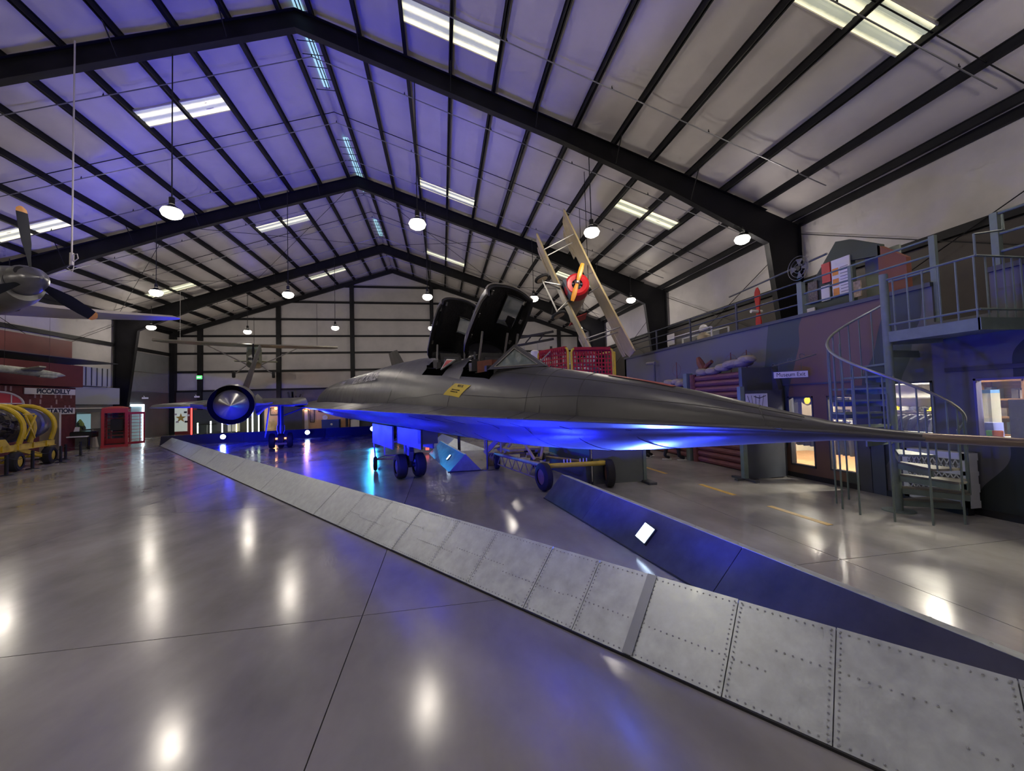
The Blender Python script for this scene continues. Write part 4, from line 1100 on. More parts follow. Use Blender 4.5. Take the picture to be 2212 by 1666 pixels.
for a in (92, 128, 157, 182, 213, 243, 277):
    MB().cyl((SR * cos(rad(a)), SR * sin(rad(a)), 0), (SR * cos(rad(a)), SR * sin(rad(a)), hz(a) - .25), .014, n=6).obj('support_leg', M_sgreen, ss)
# landing
ld = thing('stair_landing', 'sage green landing with railing between stair and mezzanine', 'landing', (7.25, 4.55, 2.72))
MB().bx(-.42, .41, -.56, .5, -.10, .0).obj('deck', M_sgreen, ld, smooth=False)
MB().bx(-.43, -.40, -.58, .5, -.13, .03).obj('edge_beam', M_sgreen, ld, smooth=False)
MB().bx(-.43, .41, -.59, -.56, -.13, .03).obj('edge_beam', M_sgreen, ld, smooth=False)
for z in (.14, .84): MB().cyl((-.41, .5, z), (-.41, -.57, z), .016, n=6).cyl((-.41, -.57, z), (.40, -.57, z), .016, n=6).obj('rail', M_sgreen, ld)
for k in range(6): MB().cyl((-.41, .4 - k * .19, -.1), (-.41, .4 - k * .19, .84), .012, n=6).obj('baluster', M_sgreen, ld)
for k in range(5): MB().cyl((-.25 + k * .15, -.57, -.1), (-.25 + k * .15, -.57, .84), .012, n=6).obj('baluster', M_sgreen, ld)
MB().tube([(-.41, -.57, .84), (-.41, -.57, 1.12), (.1, -.57, 1.2), (.41, -.40, 1.5)], .014, 6).obj('grab_rail', M_sgreen, ld)
# things up on the mezzanine
hut = thing('display_hut', 'dark green hut front with posters on the mezzanine', 'hut', (9.0, 0, 2.9))
M_hut = mat('hut_green', (.045, .06, .045), .6)
MB().prism([(0, 8.7, 0), (0, 8.7, 1.1), (0, 7.62, 2.4), (0, 7.3, 2.33), (0, 7.3, 0)], (.12, 0, 0)).obj('front_panel', M_hut, hut, smooth=False)
MB().prism([(0, 7.3, 1.85), (0, 7.3, 2.33), (0, 6.7, 1.98), (0, 6.7, 1.75)], (.12, 0, 0)).obj('lintel', M_hut, hut, smooth=False)
MB().prism([(0, 6.75, 0), (0, 6.75, 1.98), (0, 6.25, 1.55), (0, 6.25, 0)], (.12, 0, 0)).obj('side_panel', mat('rust_panel', (.22, .07, .04), .6), hut, smooth=False)
MB().bx(.5, .54, 6.7, 7.4, 0, 2).obj('inner_wall', mat('pale_green_inner', (.35, .40, .33), .6), hut, smooth=False)
for k, (y0, y1, z0, z1, m_, lab) in enumerate(((7.30, 7.72, 4.02, 4.88, M_vwhite, 'white poster with orange blocks on the hut'), (7.76, 7.96, 4.42, 4.88, M_red, 'red notice beside the white poster'),
                                        (7.8, 8.0, 4.0, 4.36, M_vwhite, 'small white notice under the red one'), (8.1, 8.34, 4.02, 4.55, mat('dark_photo_board', (.09, .07, .06), .5, var=.6, scale=30), 'dark photo board on the hut'),
                                        (8.2, 8.4, 3.62, 3.92, M_vwhite, 'lowest white notice on the hut'), (7.1, 7.3, 3.9, 4.25, mat('sepia_print', (.35, .27, .20), .5, var=.5, scale=14), 'sepia print at the hut doorway'))):
    o = MB().bx(8.96, 8.99, y0, y1, z0, z1).obj('poster', m_, None, smooth=False); tag(o, lab, 'poster')
    if k == 0:
        for z in (4.06, 4.28, 4.52): MB().bx(8.955, 8.96, 7.56, 7.70, z, z + .16).obj('orange_block', mat('orange_ink', (.75, .28, .03), .5), o, smooth=False)
        for z in range(9): MB().bx(8.957, 8.96, 7.34, 7.52, 4.10 + z * .07, 4.115 + z * .07).obj('text_line', M_cloth_g, o, smooth=False)
fan = thing('wall_fan', 'round wire-guard fan on an arm by the column', 'fan', (9.0, 8.62, 5.02))
for r_ in (.30, .22, .12): MB().tube([(0, r_ * cos(a), r_ * sin(a)) for a in [k * pi / 12 for k in range(24)]], .008, 5, closed=True).obj('guard_ring', M_galv, fan)
for k in range(4): MB().prism([(.03, .05 * cos(k * pi / 2), .05 * sin(k * pi / 2)), (.03, .26 * cos(k * pi / 2 - .3), .26 * sin(k * pi / 2 - .3)), (.05, .26 * cos(k * pi / 2 + .4), .26 * sin(k * pi / 2 + .4))], (.008, 0, 0)).obj('blade', M_cloth_g, fan, smooth=False)
MB().cyl((0, 0, 0), (.15, 0, 0), .06, n=12).obj('motor', M_black, fan)
MB().cyl((.1, -.7, .12), (.1, 2.6, -.05), .025, n=6).obj('mounting_arm', M_galv, fan)
rp = thing('display_propeller', 'upright red propeller displayed on the mezzanine', 'propeller', (9.5, 10.53, 2.9))
M_rprop = mat('red_lacquer', (.55, .03, .03), .35)
for s in (-1, 1):
    rows = [[(-.02 * w_, -.10 * w_, 1.5 + s * z), (.02 * w_, -.10 * w_, 1.5 + s * z), (.02 * w_, .10 * w_, 1.5 + s * z), (-.02 * w_, .10 * w_, 1.5 + s * z)] for z, w_ in ((0, .6), (.15, .7), (.35, 1), (.55, .9), (.68, .35))]
    MB().loft(rows).obj('blade', M_rprop, rp)
MB().cyl((-.25, 0, 1.45), (.12, 0, 1.45), .05, n=10).obj('hub', M_vwhite, rp)
MB().bx(-.12, .12, -.12, .12, 0, .85).obj('stand', M_black, rp, smooth=False)
gc = thing('glass_case', 'white-framed glass display case with flying suit inside', 'display case', (8.7, 12.45, 2.9))
for y in (-1.25, 1.2):
    for x in (-.3, .3): MB().bx(x - .02, x + .02, y - .02, y + .02, 0, 1.12).obj('frame_post', M_white, gc, smooth=False)
for z in (.5, 1.1):
    for x in (-.3, .3): MB().bx(x - .02, x + .02, -1.25, 1.2, z, z + .03).obj('frame_rail', M_white, gc, smooth=False)
MB().bx(-.005, .005, -1.2, 1.15, .53, 1.1).obj('glass', M_clear, gc, smooth=False)
MB().bx(-.3, .3, -1.25, 1.2, 0, .5).obj('plinth', M_trimd, gc, smooth=False)
su = thing('flying_suit', 'tan flying suit torso with white helmet in the glass case', 'mannequin', (8.7, 12.0, 3.43))
MB().lathe([(0, .17), (.2, .2), (.42, .22), (.50, .12), (.54, .07)], 14).obj('suit', M_cloth_t, su)
MB().lathe([(.54, .08), (.60, .13), (.70, .14), (.78, .09), (.81, .02)], 14).obj('helmet', M_vwhite, su)
fd = MB().bx(8.36, 8.38, 13.2, 13.65, 3.75, 4.15).obj('info_card', M_vwhite); tag(fd, 'white information card on the glass case', 'card')
# log bunker with sandbags
M_log = mat('maroon_log', (.16, .045, .05), .6, var=.3, scale=5, stretch=(8, 1, 8))
M_bag = mat('sandbag_canvas', (.33, .28, .20), .85, var=.15, scale=8, bump=.4, bscale=25)
bk = thing('log_bunker', 'maroon log bunker wall below the mezzanine', 'bunker', (7.05, 0, 0))
for k in range(15): MB().cyl((.08, 8.25, .09 + .16 * k), (.08, 10.25, .09 + .16 * k), .082, n=10).obj('log', M_log, bk)
MB().cyl((.02, 10.32, 0), (.02, 10.32, 2.45), .09, n=10).obj('log_post', M_log, bk)
for k in range(13): MB().cyl((.25, 10.7, .09 + .16 * k), (.25, 13.4, .09 + .16 * k), .082, n=10).obj('log', M_log, bk)
MB().bx(-.1, .1, 10.45, 10.62, 0, 2.5).obj('corner_post', M_sgreen, bk, smooth=False)
def bag(x, y, z, rz, sc=1.0):
    m = MB()
    def f(u, v):
        a = 2 * pi * u; b = pi * (v - .5)
        r_ = abs(cos(b)) ** .6
        return (.17 * sc * r_ * abs(cos(a)) ** .8 * (1 if cos(a) > 0 else -1), .205 * sc * abs(sin(b)) ** .8 * (1 if b > 0 else -1), .10 * sc * r_ * abs(sin(a)) ** .8 * (1 if sin(a) > 0 else -1))
    m.grid(f, 12, 8)
    o = m.obj('sandbag', M_bag); o.location = (x, y, z); o.rotation_euler = (random.uniform(-.15, .15), random.uniform(-.15, .15), rz)
    return o
bags = [(7.15, 8.35 + .40 * k, 2.50 + (.0 if k > 2 else .10 * (3 - k) * .6), random.uniform(-.25, .25)) for k in range(5)] + [(7.15, 8.45 + .42 * k, 2.62, .1) for k in range(2)] + \
       [(7.3, 10.85 + .42 * k, 2.18 + .07 * sin(k * 2), random.uniform(-.4, .4)) for k in range(6)] + [(7.3, 11.4 + .45 * k, 2.30, .3) for k in range(2)]
od = ['first', 'second', 'third', 'fourth', 'fifth', 'sixth', 'seventh', 'eighth']
for k, b0 in enumerate(bags):
    lab = ('%s tan sandbag from the right on the near log wall' % od[k]) if k < 5 else ('%s upper sandbag at the right end of near wall' % od[k - 5]) if k < 7 else ('%s sandbag from the right on the far log wall' % od[k - 7]) if k < 13 else ('%s upper sandbag on the far log wall' % od[k - 13])
    tag(bag(*b0), lab, 'sandbag', 'sandbags on the bunker')
ho = thing('wooden_figure', 'rust-brown forked wooden stump above the sandbags', 'stump', (7.3, 10.15, 2.42))
MB().tube([(0, 0, 0), (0, .02, .2), (0, .15, .38), (0, .22, .52)], [.10, .11, .10, .06], 8).obj('trunk', M_rust, ho)
MB().tube([(0, -.02, .12), (0, -.18, .28), (0, -.36, .36)], [.08, .06, .05], 8).obj('branch', M_rust, ho)
pi_ = thing('periscope', 'grey periscope mount standing behind the sandbags', 'periscope', (7.42, 13.0, 0))
MB().cyl((0, 0, 0), (0, 0, 3.05), .035, n=8).obj('tube', M_slate, pi_)
MB().cyl((0, -.05, 3.05), (0, .5, 3.08), .05, n=8).obj('head', M_olive, pi_)
for k, y in enumerate((8.7, 9.25, 11.7)):
    w = thing('barbed_wire_stake', ['thin rusty stake at the right of the bunker', 'thin rusty stake left of the other on the bunker', 'thin stake above the far sandbags'][k], 'stake', (7.45, y, 2.3))
    MB().cyl((0, 0, -2.3), (0, 0, .65), .012, n=5).obj('rod', M_rust, w)
    MB().tube([(0, .22 * cos(a), .4 + .2 * sin(a)) for a in [q * pi / 9 for q in range(18)]], .004, 4, closed=True).obj('wire_loop', M_rust, w)
# partition and boards
pb = thing('partition', 'dark slate sloping partition beside the log bunker', 'partition', (0, 0, 0))
MB().bx(6.72, 7.64, 8.02, 8.12, 0, 2.46).obj('panel', M_slate, pb, smooth=False)
MB().prism([(7.50, 8.02, 0), (7.50, 8.02, 2.46), (7.50, 7.85, 1.95), (7.50, 7.85, 0)], (.12, 0, 0)).obj('return_panel', M_dgrey, pb, smooth=False)
db = thing('display_board', 'slate display board with a white map on green posts', 'display board', (6.42, 7.72, 0))
MB().bx(-.05, .05, -.05, .05, 0, 2.02).obj('post', M_sgreen, db, smooth=False)
MB().bx(-.22, .22, -.05, .05, 0, .04).bx(-.05, .05, -.35, .35, 0, .04).obj('foot', M_dgrey, db, smooth=False)
MB().bx(.05, 1.0, -.03, .03, .02, 1.93).obj('board', M_slate, db, smooth=False)
mp = MB().bx(.08, .62, -.045, -.03, 1.25, 1.86).obj('map_print', mat('white_map', (.62, .64, .72), .6), db, smooth=False)
for k in range(5):
    MB().tube([(.12 + .1 * k, -.048, 1.82), (.16 + .08 * k, -.048, 1.70 - .03 * k), (.14 + .1 * k, -.048, 1.58), (.2 + .08 * k, -.048, 1.45)], .005, 4).obj('map_line', M_black, mp)
MB().tube([(.28, -.048, 1.80), (.42, -.048, 1.76), (.58, -.048, 1.81)], .007, 4).obj('map_line', M_black, mp)
gp = thing('standing_screen', 'plain grey-green free-standing panel under the nose', 'panel', (3.75, 8.2, 0))
M_gpan = mat('grey_green_panel', (.13, .145, .135), .6, var=.08, scale=3)
MB().bx(-.60, .55, -.02, .02, .02, 1.15).obj('panel', M_gpan, gp, smooth=False)
MB().bx(.55, .62, -.04, .04, 0, 1.15).obj('post', M_sgreen, gp, smooth=False)
MB().bx(.5, .68, -.35, .35, 0, .05).obj('foot', M_dgrey, gp, smooth=False)
MB().bx(-.14, -.03, -.025, -.02, .90, .96).obj('label_card', M_vwhite, gp, smooth=False)
np_ = thing('standing_screen', 'navy free-standing panel behind the boarding steps', 'panel', (2.95, 9.3, 0))
MB().box((0, 0, .60), (2.2, .04, 1.14), rz=rad(98)).obj('panel', M_slate, np_, smooth=False)
MB().box((0, 1.0, .03), (.5, .08, .05), rz=.1).box((0, -1.0, .03), (.5, .08, .05), rz=.1).obj('foot', M_dgrey, np_, smooth=False)
# yellow floor dashes
M_yline = mat('worn_yellow_floor_tape', (.62, .40, .10), .5, var=.2, scale=9)
for k, (y0, y1) in enumerate(((4.78, 5.83), (6.62, 7.62), (8.9, 9.9))):
    o = MB().bx(5.22, 5.32, y0, y1, .0, .003).obj('floor_tape', M_yline, None, smooth=False)
    tag(o, ['nearest yellow tape dash on the floor', 'second yellow tape dash on the floor', 'farthest yellow tape dash on the floor'][k], 'floor tape', 'yellow floor dashes')
# ------------------------------------------------------------------ boarding platform with red cargo nets
M_ymet = mat('yellow_enamel', (.78, .55, .03), .4, var=.1, scale=6)
M_ytan = mat('faded_yellow_tube', (.42, .32, .17), .5, var=.2, scale=8)
M_net = mat('red_webbing', (.42, .015, .02), .8, var=.25, scale=12)
bs = thing('boarding_platform', 'yellow wheeled boarding platform with red net guards', 'boarding platform', (0, 0, 0))
for k, (x, y) in enumerate(((2.02, 8.02), (3.42, 7.98))):
    wheel(.29, .17, bs, (x, y, .29), (.97, .25 if k == 0 else -.2, 0), hubm=mat('orange_rim', (.25, .12, .06), .5))
for x in (1.45, 2.5): wheel(.22, .14, bs, (x, 11.0, .22), (1, 0, 0))
MB().cyl((2.1, 8.02, .50), (3.35, 7.98, .50), .05, n=12).obj('front_axle_tube', M_ymet, bs)
for k in range(6): MB().cyl((2.45 + .07 * (k % 3) + .35 * (k // 3), 8.0, .54), (2.45 + .07 * (k % 3) + .35 * (k // 3), 8.0, .62), .012, n=6).obj('bolt', M_white, bs)
MB().cyl((2.12, 8.05, .48), (1.42, 11.0, .42), .045, n=10).obj('side_tube', M_ytan, bs)
MB().cyl((3.35, 8.0, .50), (2.62, 11.0, .42), .045, n=10).obj('side_tube', M_ytan, bs)
MB().cyl((2.9, 8.3, .52), (2.2, 10.2, .45), .03, n=8).obj('tow_tube', M_ytan, bs)
MB().cyl((1.42, 11.0, .42), (2.62, 11.0, .42), .045, n=10).obj('rear_tube', M_ytan, bs)
for k in range(6):
    a = V((2.08 - .115 * k, 8.25 + .46 * k, .46)); b = V((2.02 - .115 * k, 8.48 + .46 * k, .16))
    MB().cyl(a, b, .012, n=5).obj('truss_rod', M_ytan, bs); MB().cyl(b, a + V((-.11, .46, 0)), .012, n=5).obj('truss_rod', M_ytan, bs)
MB().cyl((2.02, 8.48, .16), (1.45, 10.8, .16), .016, n=6).obj('truss_chord', M_ytan, bs)
# hydraulic clutter on the base
for k in range(9):
    x = 2.15 + .09 * (k % 3) * 2 - .02 * k; y = 9.2 + .17 * k
    MB().box((x, y, .46 + .05 * (k % 2)), (.14, .12, .12 + .04 * (k % 3)), rz=k).obj('pump_part', [M_ytan, M_black, M_olive][k % 3], bs, smooth=False)
MB().box((2.0, 10.2, .62), (.9, .5, .05), rz=.25).obj('deck_plate', M_ytan, bs, smooth=False)
# stair flight up to the deck
p0, p1 = V((1.35, 11.35, .45)), V((3.05, 10.15, 2.32))
side = V((.55, .83, 0)).normalized() * .40
for s in (-1, 1):
    MB().bar(p0 + side * s, p1 + side * s, .05, .12).obj('stringer', M_ytan, bs, smooth=False)
    MB().tube([p0 + side * s + V((0, 0, .1)), p0 + side * s + V((.0, 0, .95)), p1 + side * s + V((0, 0, .85))], .02, 6).obj('stair_rail', M_ytan, bs)
for k in range(8):
    c = p0.lerp(p1, (k + .5) / 8)
    MB().box(c, (.24, .78, .03), rz=atan2(-1.2, 1.7)).obj('step', mat('pale_step', (.45, .42, .38), .6), bs, smooth=False)
for (a, b) in (((2.2, 9.0, .5), (2.75, 9.5, 2.25)), ((3.1, 9.2, .5), (3.95, 9.5, 2.25)), ((1.6, 10.6, .45), (2.7, 10.2, 2.25)), ((2.6, 10.8, .45), (4.1, 10.3, 2.25)), ((2.05, 8.9, .5), (1.65, 10.3, 1.5)), ((1.55, 10.8, .42), (1.55, 10.8, 1.6))):
    MB().cyl(a, b, .035, n=8).obj('support_leg', M_ytan, bs)
MB().bx(2.6, 4.25, 9.3, 10.4, 2.22, 2.30).obj('deck', M_ymet, bs, smooth=False)
def gate(pa, pb, z0, z1, nm, seedk):
    pa, pb = V(pa), V(pb); d = (pb - pa); L_ = d.length; d.normalize(); n = V((-d.y, d.x, 0))
    r = .09
    fr = MB().tube([pa + V((0, 0, z0)), pa + V((0, 0, z1 - r)), pa + d * r * .3 + V((0, 0, z1 - r * .3)), pa + d * r + V((0, 0, z1)), pb - d * r + V((0, 0, z1)), pb - d * r * .3 + V((0, 0, z1 - r * .3)), pb + V((0, 0, z1 - r)), pb + V((0, 0, z0))], .028, 8)
    g = fr.obj('guard_frame', M_ymet, bs)
    m = MB()
    nv = int(L_ / .085)
    for k in range(nv + 1):
        u = .05 + (L_ - .1) * k / nv
        a = pa + d * u + V((0, 0, z0 + .02)); b = pa + d * u + V((0, 0, z1 - .02))
        mid = (a + b) / 2 + n * .015 * sin(k * 2.3 + seedk)
        m.bar(a, mid, .035, .006, up=n).bar(mid, b, .035, .006, up=n)
    for k in range(8):
        z = z0 + .06 + (z1 - z0 - .12) * k / 7
        m.bar(pa + d * .02 + V((0, 0, z + .01 * sin(k * 3))) + n * .008, pb - d * .02 + V((0, 0, z - .01 * sin(k * 5))) + n * .008, .006, .035, up=(0, 0, 1))
    for k in range(nv):   # gathered loops over the top bar
        u = .08 + (L_ - .16) * (k + .5) / nv
        c = pa + d * u + V((0, 0, z1 - .06))
        m.tube([c + V((0, 0, .07)) + n * .03, c + V((0, 0, .02)) + n * .045, c - V((0, 0, .05)) + n * .03, c - V((0, 0, .09))], .02, 5)
    m.bar(pa + d * .07 + V((0, 0, z1)), pb - d * .07 + V((0, 0, z1)), .08, .07)
    o = m.obj('cargo_net', M_net, g); o['kind'] = 'stuff'
gate((3.13, 9.3, 0), (4.20, 9.3, 0), 2.3, 3.09, 'guard', 0)
gate((3.06, 9.36, 0), (2.56, 10.35, 0), 2.3, 3.13, 'guard', 2)
MB().tube([(4.25, 9.32, 2.3), (4.27, 9.35, 3.0), (4.27, 9.6, 3.06), (4.27, 10.35, 3.06)], .028, 8).obj('hand_rail', M_ymet, bs)
MB().cyl((3.62, 9.9, 2.3), (3.62, 9.9, 2.95), .02, n=6).obj('inner_post', M_ymet, bs)
# black-and-yellow chock plate and pole
hz_ = thing('hazard_plate', 'tan plate with black hazard ticks by the platform', 'plate', (1.42, 11.55, 0))
MB().bx(-.16, .16, -.02, .02, 0, .38).obj('plate', M_ytan, hz_, smooth=False)
for k in range(4): MB().bar((-.12 + .07 * k, -.024, .28), (-.09 + .07 * k, -.024, .36), .02, .006, up=(0, 1, 0)).obj('tick', M_black, hz_, smooth=False)
sp_ = thing('support_pole', 'thin dark support pole standing under the belly', 'pole', (1.18, 10.95, 0))
MB().cyl((0, 0, 0), (0, 0, 1.32), .028, n=10).obj('tube', M_strut, sp_)
MB().cyl((0, 0, 0), (0, 0, .012), .17, n=16).obj('foot_plate', M_strut, sp_)
# tow dolly behind the nose wheels
td = thing('tow_dolly', 'small pink-brown tubular dolly behind the nose wheels', 'dolly', (-1.45, 12.1, 0))
M_pinkt = mat('pinkish_tube', (.34, .20, .17), .5)
fr_ = [(-.45, -.2, .32), (-.30, .55, .32), (.55, .55, .32), (.65, -.2, .32)]
MB().tube(fr_, .025, 6, closed=True).obj('lower_frame', M_pinkt, td)
MB().tube([(-.5, -.1, .78), (-.3, .5, .74), (.5, .5, .74), (.3, -.1, .78)], .025, 6, closed=True).obj('upper_frame', M_pinkt, td)
for a, b in (((-.45, -.2, .32), (-.5, -.1, .78)), ((-.3, .55, .32), (-.3, .5, .74)), ((.55, .55, .32), (.5, .5, .74)), ((.65, -.2, .32), (.3, -.1, .78))):
    MB().cyl(a, b, .022, n=6).obj('upright', M_pinkt, td)
for x, y in ((-.46, -.18), (.62, -.1)): wheel(.2, .1, td, (x, y, .2), (1, .1, 0))
lk = thing('tow_bar', 'white low tow bar with red light behind the wedge barrier', 'tow bar', (-.6, 15.4, 0))
MB().bx(-.7, .5, -.03, .03, .22, .30).obj('bar', M_white, lk, smooth=False)
MB().bx(-.05, .08, -.05, .02, .12, .20).obj('red_marker', emat('red_marker', (1, .1, .08), 2), lk, smooth=False)
for x in (-.55, .4): MB().bx(x - .04, x + .04, -.04, .04, 0, .22).obj('leg', M_black, lk, smooth=False)
# ------------------------------------------------------------------ people
M_skin = mat('skin', (.48, .28, .20), .55)
M_hair = mat('dark_hair', (.03, .022, .018), .7)
M_jean = mat('dark_trousers', (.02, .022, .035), .85)
M_shoe = mat('black_shoe', (.015, .015, .017), .6)
M_sole = mat('white_sole', (.65, .65, .65), .6)
def skin_mesh(name, verts, edges, radii, mats_, root=0, sub=2):
    me = bpy.data.meshes.new(name); me.from_pydata(verts, edges, [])
    o = bpy.data.objects.new(name, me); COL.objects.link(o)
    sk = o.modifiers.new('skin', 'SKIN'); sk.use_smooth_shade = True
    for i, r in enumerate(radii):
        v = me.skin_vertices[0].data[i]; v.radius = (r, r) if not isinstance(r, tuple) else r; v.use_root = (i == root)
    sb_ = o.modifiers.new('sub', 'SUBSURF'); sb_.levels = sub; sb_.render_levels = sub
    dg = bpy.context.evaluated_depsgraph_get()
    m2 = bpy.data.meshes.new_from_object(o.evaluated_get(dg)); bpy.data.objects.remove(o)
    m2.materials.clear()
    for q in mats_: m2.materials.append(q)
    return m2
def person(label, loc, rz, shirt, stride, arms=(-.3, .3), trousers=M_jean):
    t = thing('person', label, 'person', loc, rz)
    s = stride
    # joints: x right, y forward
    Vt = [(0, 0, .93), (0, 0, 1.15), (0, 0.01, 1.36), (0, .0, 1.47), (0, .01, 1.55), (0, .02, 1.66), (0, .02, 1.72)]
    E_ = [(0, 1), (1, 2), (2, 3), (3, 4), (4, 5), (5, 6)]
    Rr = [(.155, .11), (.14, .10), (.17, .105), (.075, .07), (.06, .06), (.085, .10), (.06, .07)]
    for sd, ph, am in ((-1, s, arms[0]), (1, -s, arms[1])):
        k = len(Vt)
        Vt += [(sd * .095, 0, .88), (sd * .10, ph * .45 + .03, .50), (sd * .10, ph * .8, .10), (sd * .105, ph * .8 + .16, .045)]
        E_ += [(0, k), (k, k + 1), (k + 1, k + 2), (k + 2, k + 3)]; Rr += [.095, .065, .05, (.045, .035)]
        k = len(Vt)
        Vt += [(sd * .19, 0, 1.40), (sd * .24, am * .5 - .02, 1.13), (sd * .25, am + .06, .90), (sd * .25, am + .12, .80)]
        E_ += [(2, k), (k, k + 1), (k + 1, k + 2), (k + 2, k + 3)]; Rr += [.06, .048, .036, (.022, .04)]
    me = skin_mesh('body', Vt, E_, Rr, [M_skin, shirt, trousers, M_shoe])
    for p in me.polygons:
        c = p.center
        p.material_index = 3 if c.z < .085 else 2 if (c.z < .95 and abs(c.x) < .19) else 1 if (c.z < 1.455 and not (abs(c.x) > .2 and c.z < 1.12)) else 0
        p.use_smooth = True
    body = link('body', me, t)
    # face, ears, hair
    hd = MB()
    MB().lathe([(0, .012), (.035, .010), (.045, .004)], 8, (0, .115, 1.645), (0, .9, -.4)).obj('nose', M_skin, t)
    for sx in (-1, 1):
        MB().lathe([(0, .014), (.006, .012), (.01, .003)], 8, (sx * .034, .108, 1.668), (0, 1, 0)).obj('eye', M_white, t)
        MB().lathe([(-.008, .025), (0, .03), (.012, .018)], 10, (sx * .085, .01, 1.65), (sx, -.2, 0)).obj('ear', M_skin, t)
    MB().bx(-.025, .025, .105, .118, 1.597, 1.603).obj('mouth', mat('lip', (.35, .12, .10), .5), t)
    def f(u, v):
        a = 2 * pi * u; b = v * pi * .56
        return (.098 * sin(b) * cos(a), .0 + .118 * sin(b) * sin(a) * (.86 if sin(a) > 0 else 1), 1.67 + .115 * cos(b) - (.0 if sin(a) > .2 else .05 * v))
    MB().grid(f, 16, 8).obj('hair', M_hair, t, fix=False)
    # five fingers per hand
    for sd, am in ((-1, arms[0]), (1, arms[1])):
        bx_ = V((sd * .25, am + .125, .795))
        for q in range(4):
            st0 = bx_ + V((0, (q - 1.5) * .018, 0)); ln = (.062, .072, .068, .052)[q]
            MB().tube([st0, st0 + V((-sd * .006, .01, -ln * .5)), st0 + V((-sd * .022, .012, -ln))], [.009, .0085, .007], 6).obj('finger', M_skin, t)
        MB().tube([bx_ + V((0, .035, .03)), bx_ + V((-sd * .015, .055, .0)), bx_ + V((-sd * .02, .055, -.03))], [.011, .010, .008], 6).obj('thumb', M_skin, t)
    for sd, ph in ((-1, s), (1, -s)):
        MB().bx(sd * .105 - .045, sd * .105 + .045, ph * .8 - .06, ph * .8 + .20, .0, .022).obj('shoe_sole', M_sole, t, smooth=False)
    return t
person('walking visitor in navy trousers nearest the grey panel', (6.2, 11.5, 0), rad(-75), M_cloth_n, .20)
person('walking visitor in dark jeans by the log bunker', (6.6, 10.8, 0), rad(-100), M_cloth_g, -.22)
person('shop assistant behind the black screen at the counter', (8.95, 4.55, .02), rad(75), M_cloth_n, 0.02, (.22, .26))
# ------------------------------------------------------------------ left side: red-brick station front, phone box, engine on a cart
M_rbrick = mat('painted_dark_red_brick', (.115, .022, .026), .6, var=.25, scale=6)
M_mortar = mat('pale_brick_fleck', (.38, .26, .26), .7)
M_maroon = mat('maroon_panel', (.13, .022, .024), .55, var=.12, scale=2)
sf = thing('station_building', 'dark red brick underground station front with white lettering', 'building', (-18.8, 0, 0))
MB().bx(-.3, 0, 14, 24.4, 0, 3.22).obj('brick_wall', M_rbrick, sf, smooth=False)
MB().bx(-.6, .25, 13.5, 24.5, 3.25, 4.36).obj('fascia_box', M_maroon, sf, smooth=False)
MB().bx(-2.3, -2.2, 12, 27.0, 4.75, 6.05).obj('upper_panel', M_maroon, sf, smooth=False)
MB().bx(-2.3, .1, 12, 27.0, 4.70, 4.74).obj('ledge', M_trimd, sf, smooth=False)
# light header bricks
hb = bpy.data.meshes.new('brick'); hb = MB().bx(0, .012, -.04, .04, -.11, .11).mesh('brick', M_mortar, smooth=False)
random.seed(3)
cells = [(20.2 + .26 * i, 2.20 + .29 * j) for i in range(16) for j in range(4)]
for y, z in cells:
    if random.random() < .62 and not (21.7 < y < 24.4 and 2.8 < z < 3.2) and z < 3.15 and not (y < 21.9 and z < 2.95):
        link('brick', hb, sf, (0.0, y + random.uniform(-.05, .05), z))
sgn = thing('station_sign', 'white PICCADILLY name board on the brick front', 'sign', (-18.77, 23.03, 2.985))
MB().bx(0, .03, -1.28, 1.28, -.145, .145).obj('board', M_vwhite, sgn, smooth=False)
text('lettering', 'PICCADILLY', .30, mat('navy_letter', (.02, .025, .06), .5), sgn, (.034, .12, 0), (0, 1, 0), (0, 0, 1), .002, sx=1.05, bold=.014)
sgn2 = thing('station_sign', 'lower white STATION name board partly hidden by engine', 'sign', (-18.77, 23.2, 2.03))
MB().bx(0, .03, -1.1, 1.1, -.16, .16).obj('board', M_vwhite, sgn2, smooth=False)
text('lettering', 'STATION', .30, mat('navy_letter', (0, 0, 0)), sgn2, (.034, .28, 0), (0, 1, 0), (0, 0, 1), .002, sx=1.1, bold=.014)
ar = thing('arched_window', 'white arched window with red glazing in the brick front', 'window', (-18.78, 20.7, 1.95))
def arcp(r, z0=0, n=14): return [(0, r * cos(pi * k / n), z0 + r * sin(pi * k / n)) for k in range(n + 1)]
MB().prism([(0, 1.0 * cos(pi * k / 14), .42 + .50 * sin(pi * k / 14)) for k in range(15)], (.02, 0, 0)).obj('red_pane', mat('red_glazing', (.55, .06, .08), .4), ar, smooth=False)
MB().tube([(.03, 1.02 * cos(pi * k / 14), .42 + .54 * sin(pi * k / 14)) for k in range(15)], .045, 6).obj('arch_trim', M_vwhite, ar)
for y in (-.5, 0, .5): MB().bx(.02, .04, y - .02, y + .02, .3, .42 + .5 * sqrt(1 - y * y)).obj('glazing_bar', M_vwhite, ar, smooth=False)
MB().bx(.02, .04, -1, 1, .44, .48).obj('glazing_bar', M_vwhite, ar, smooth=False)
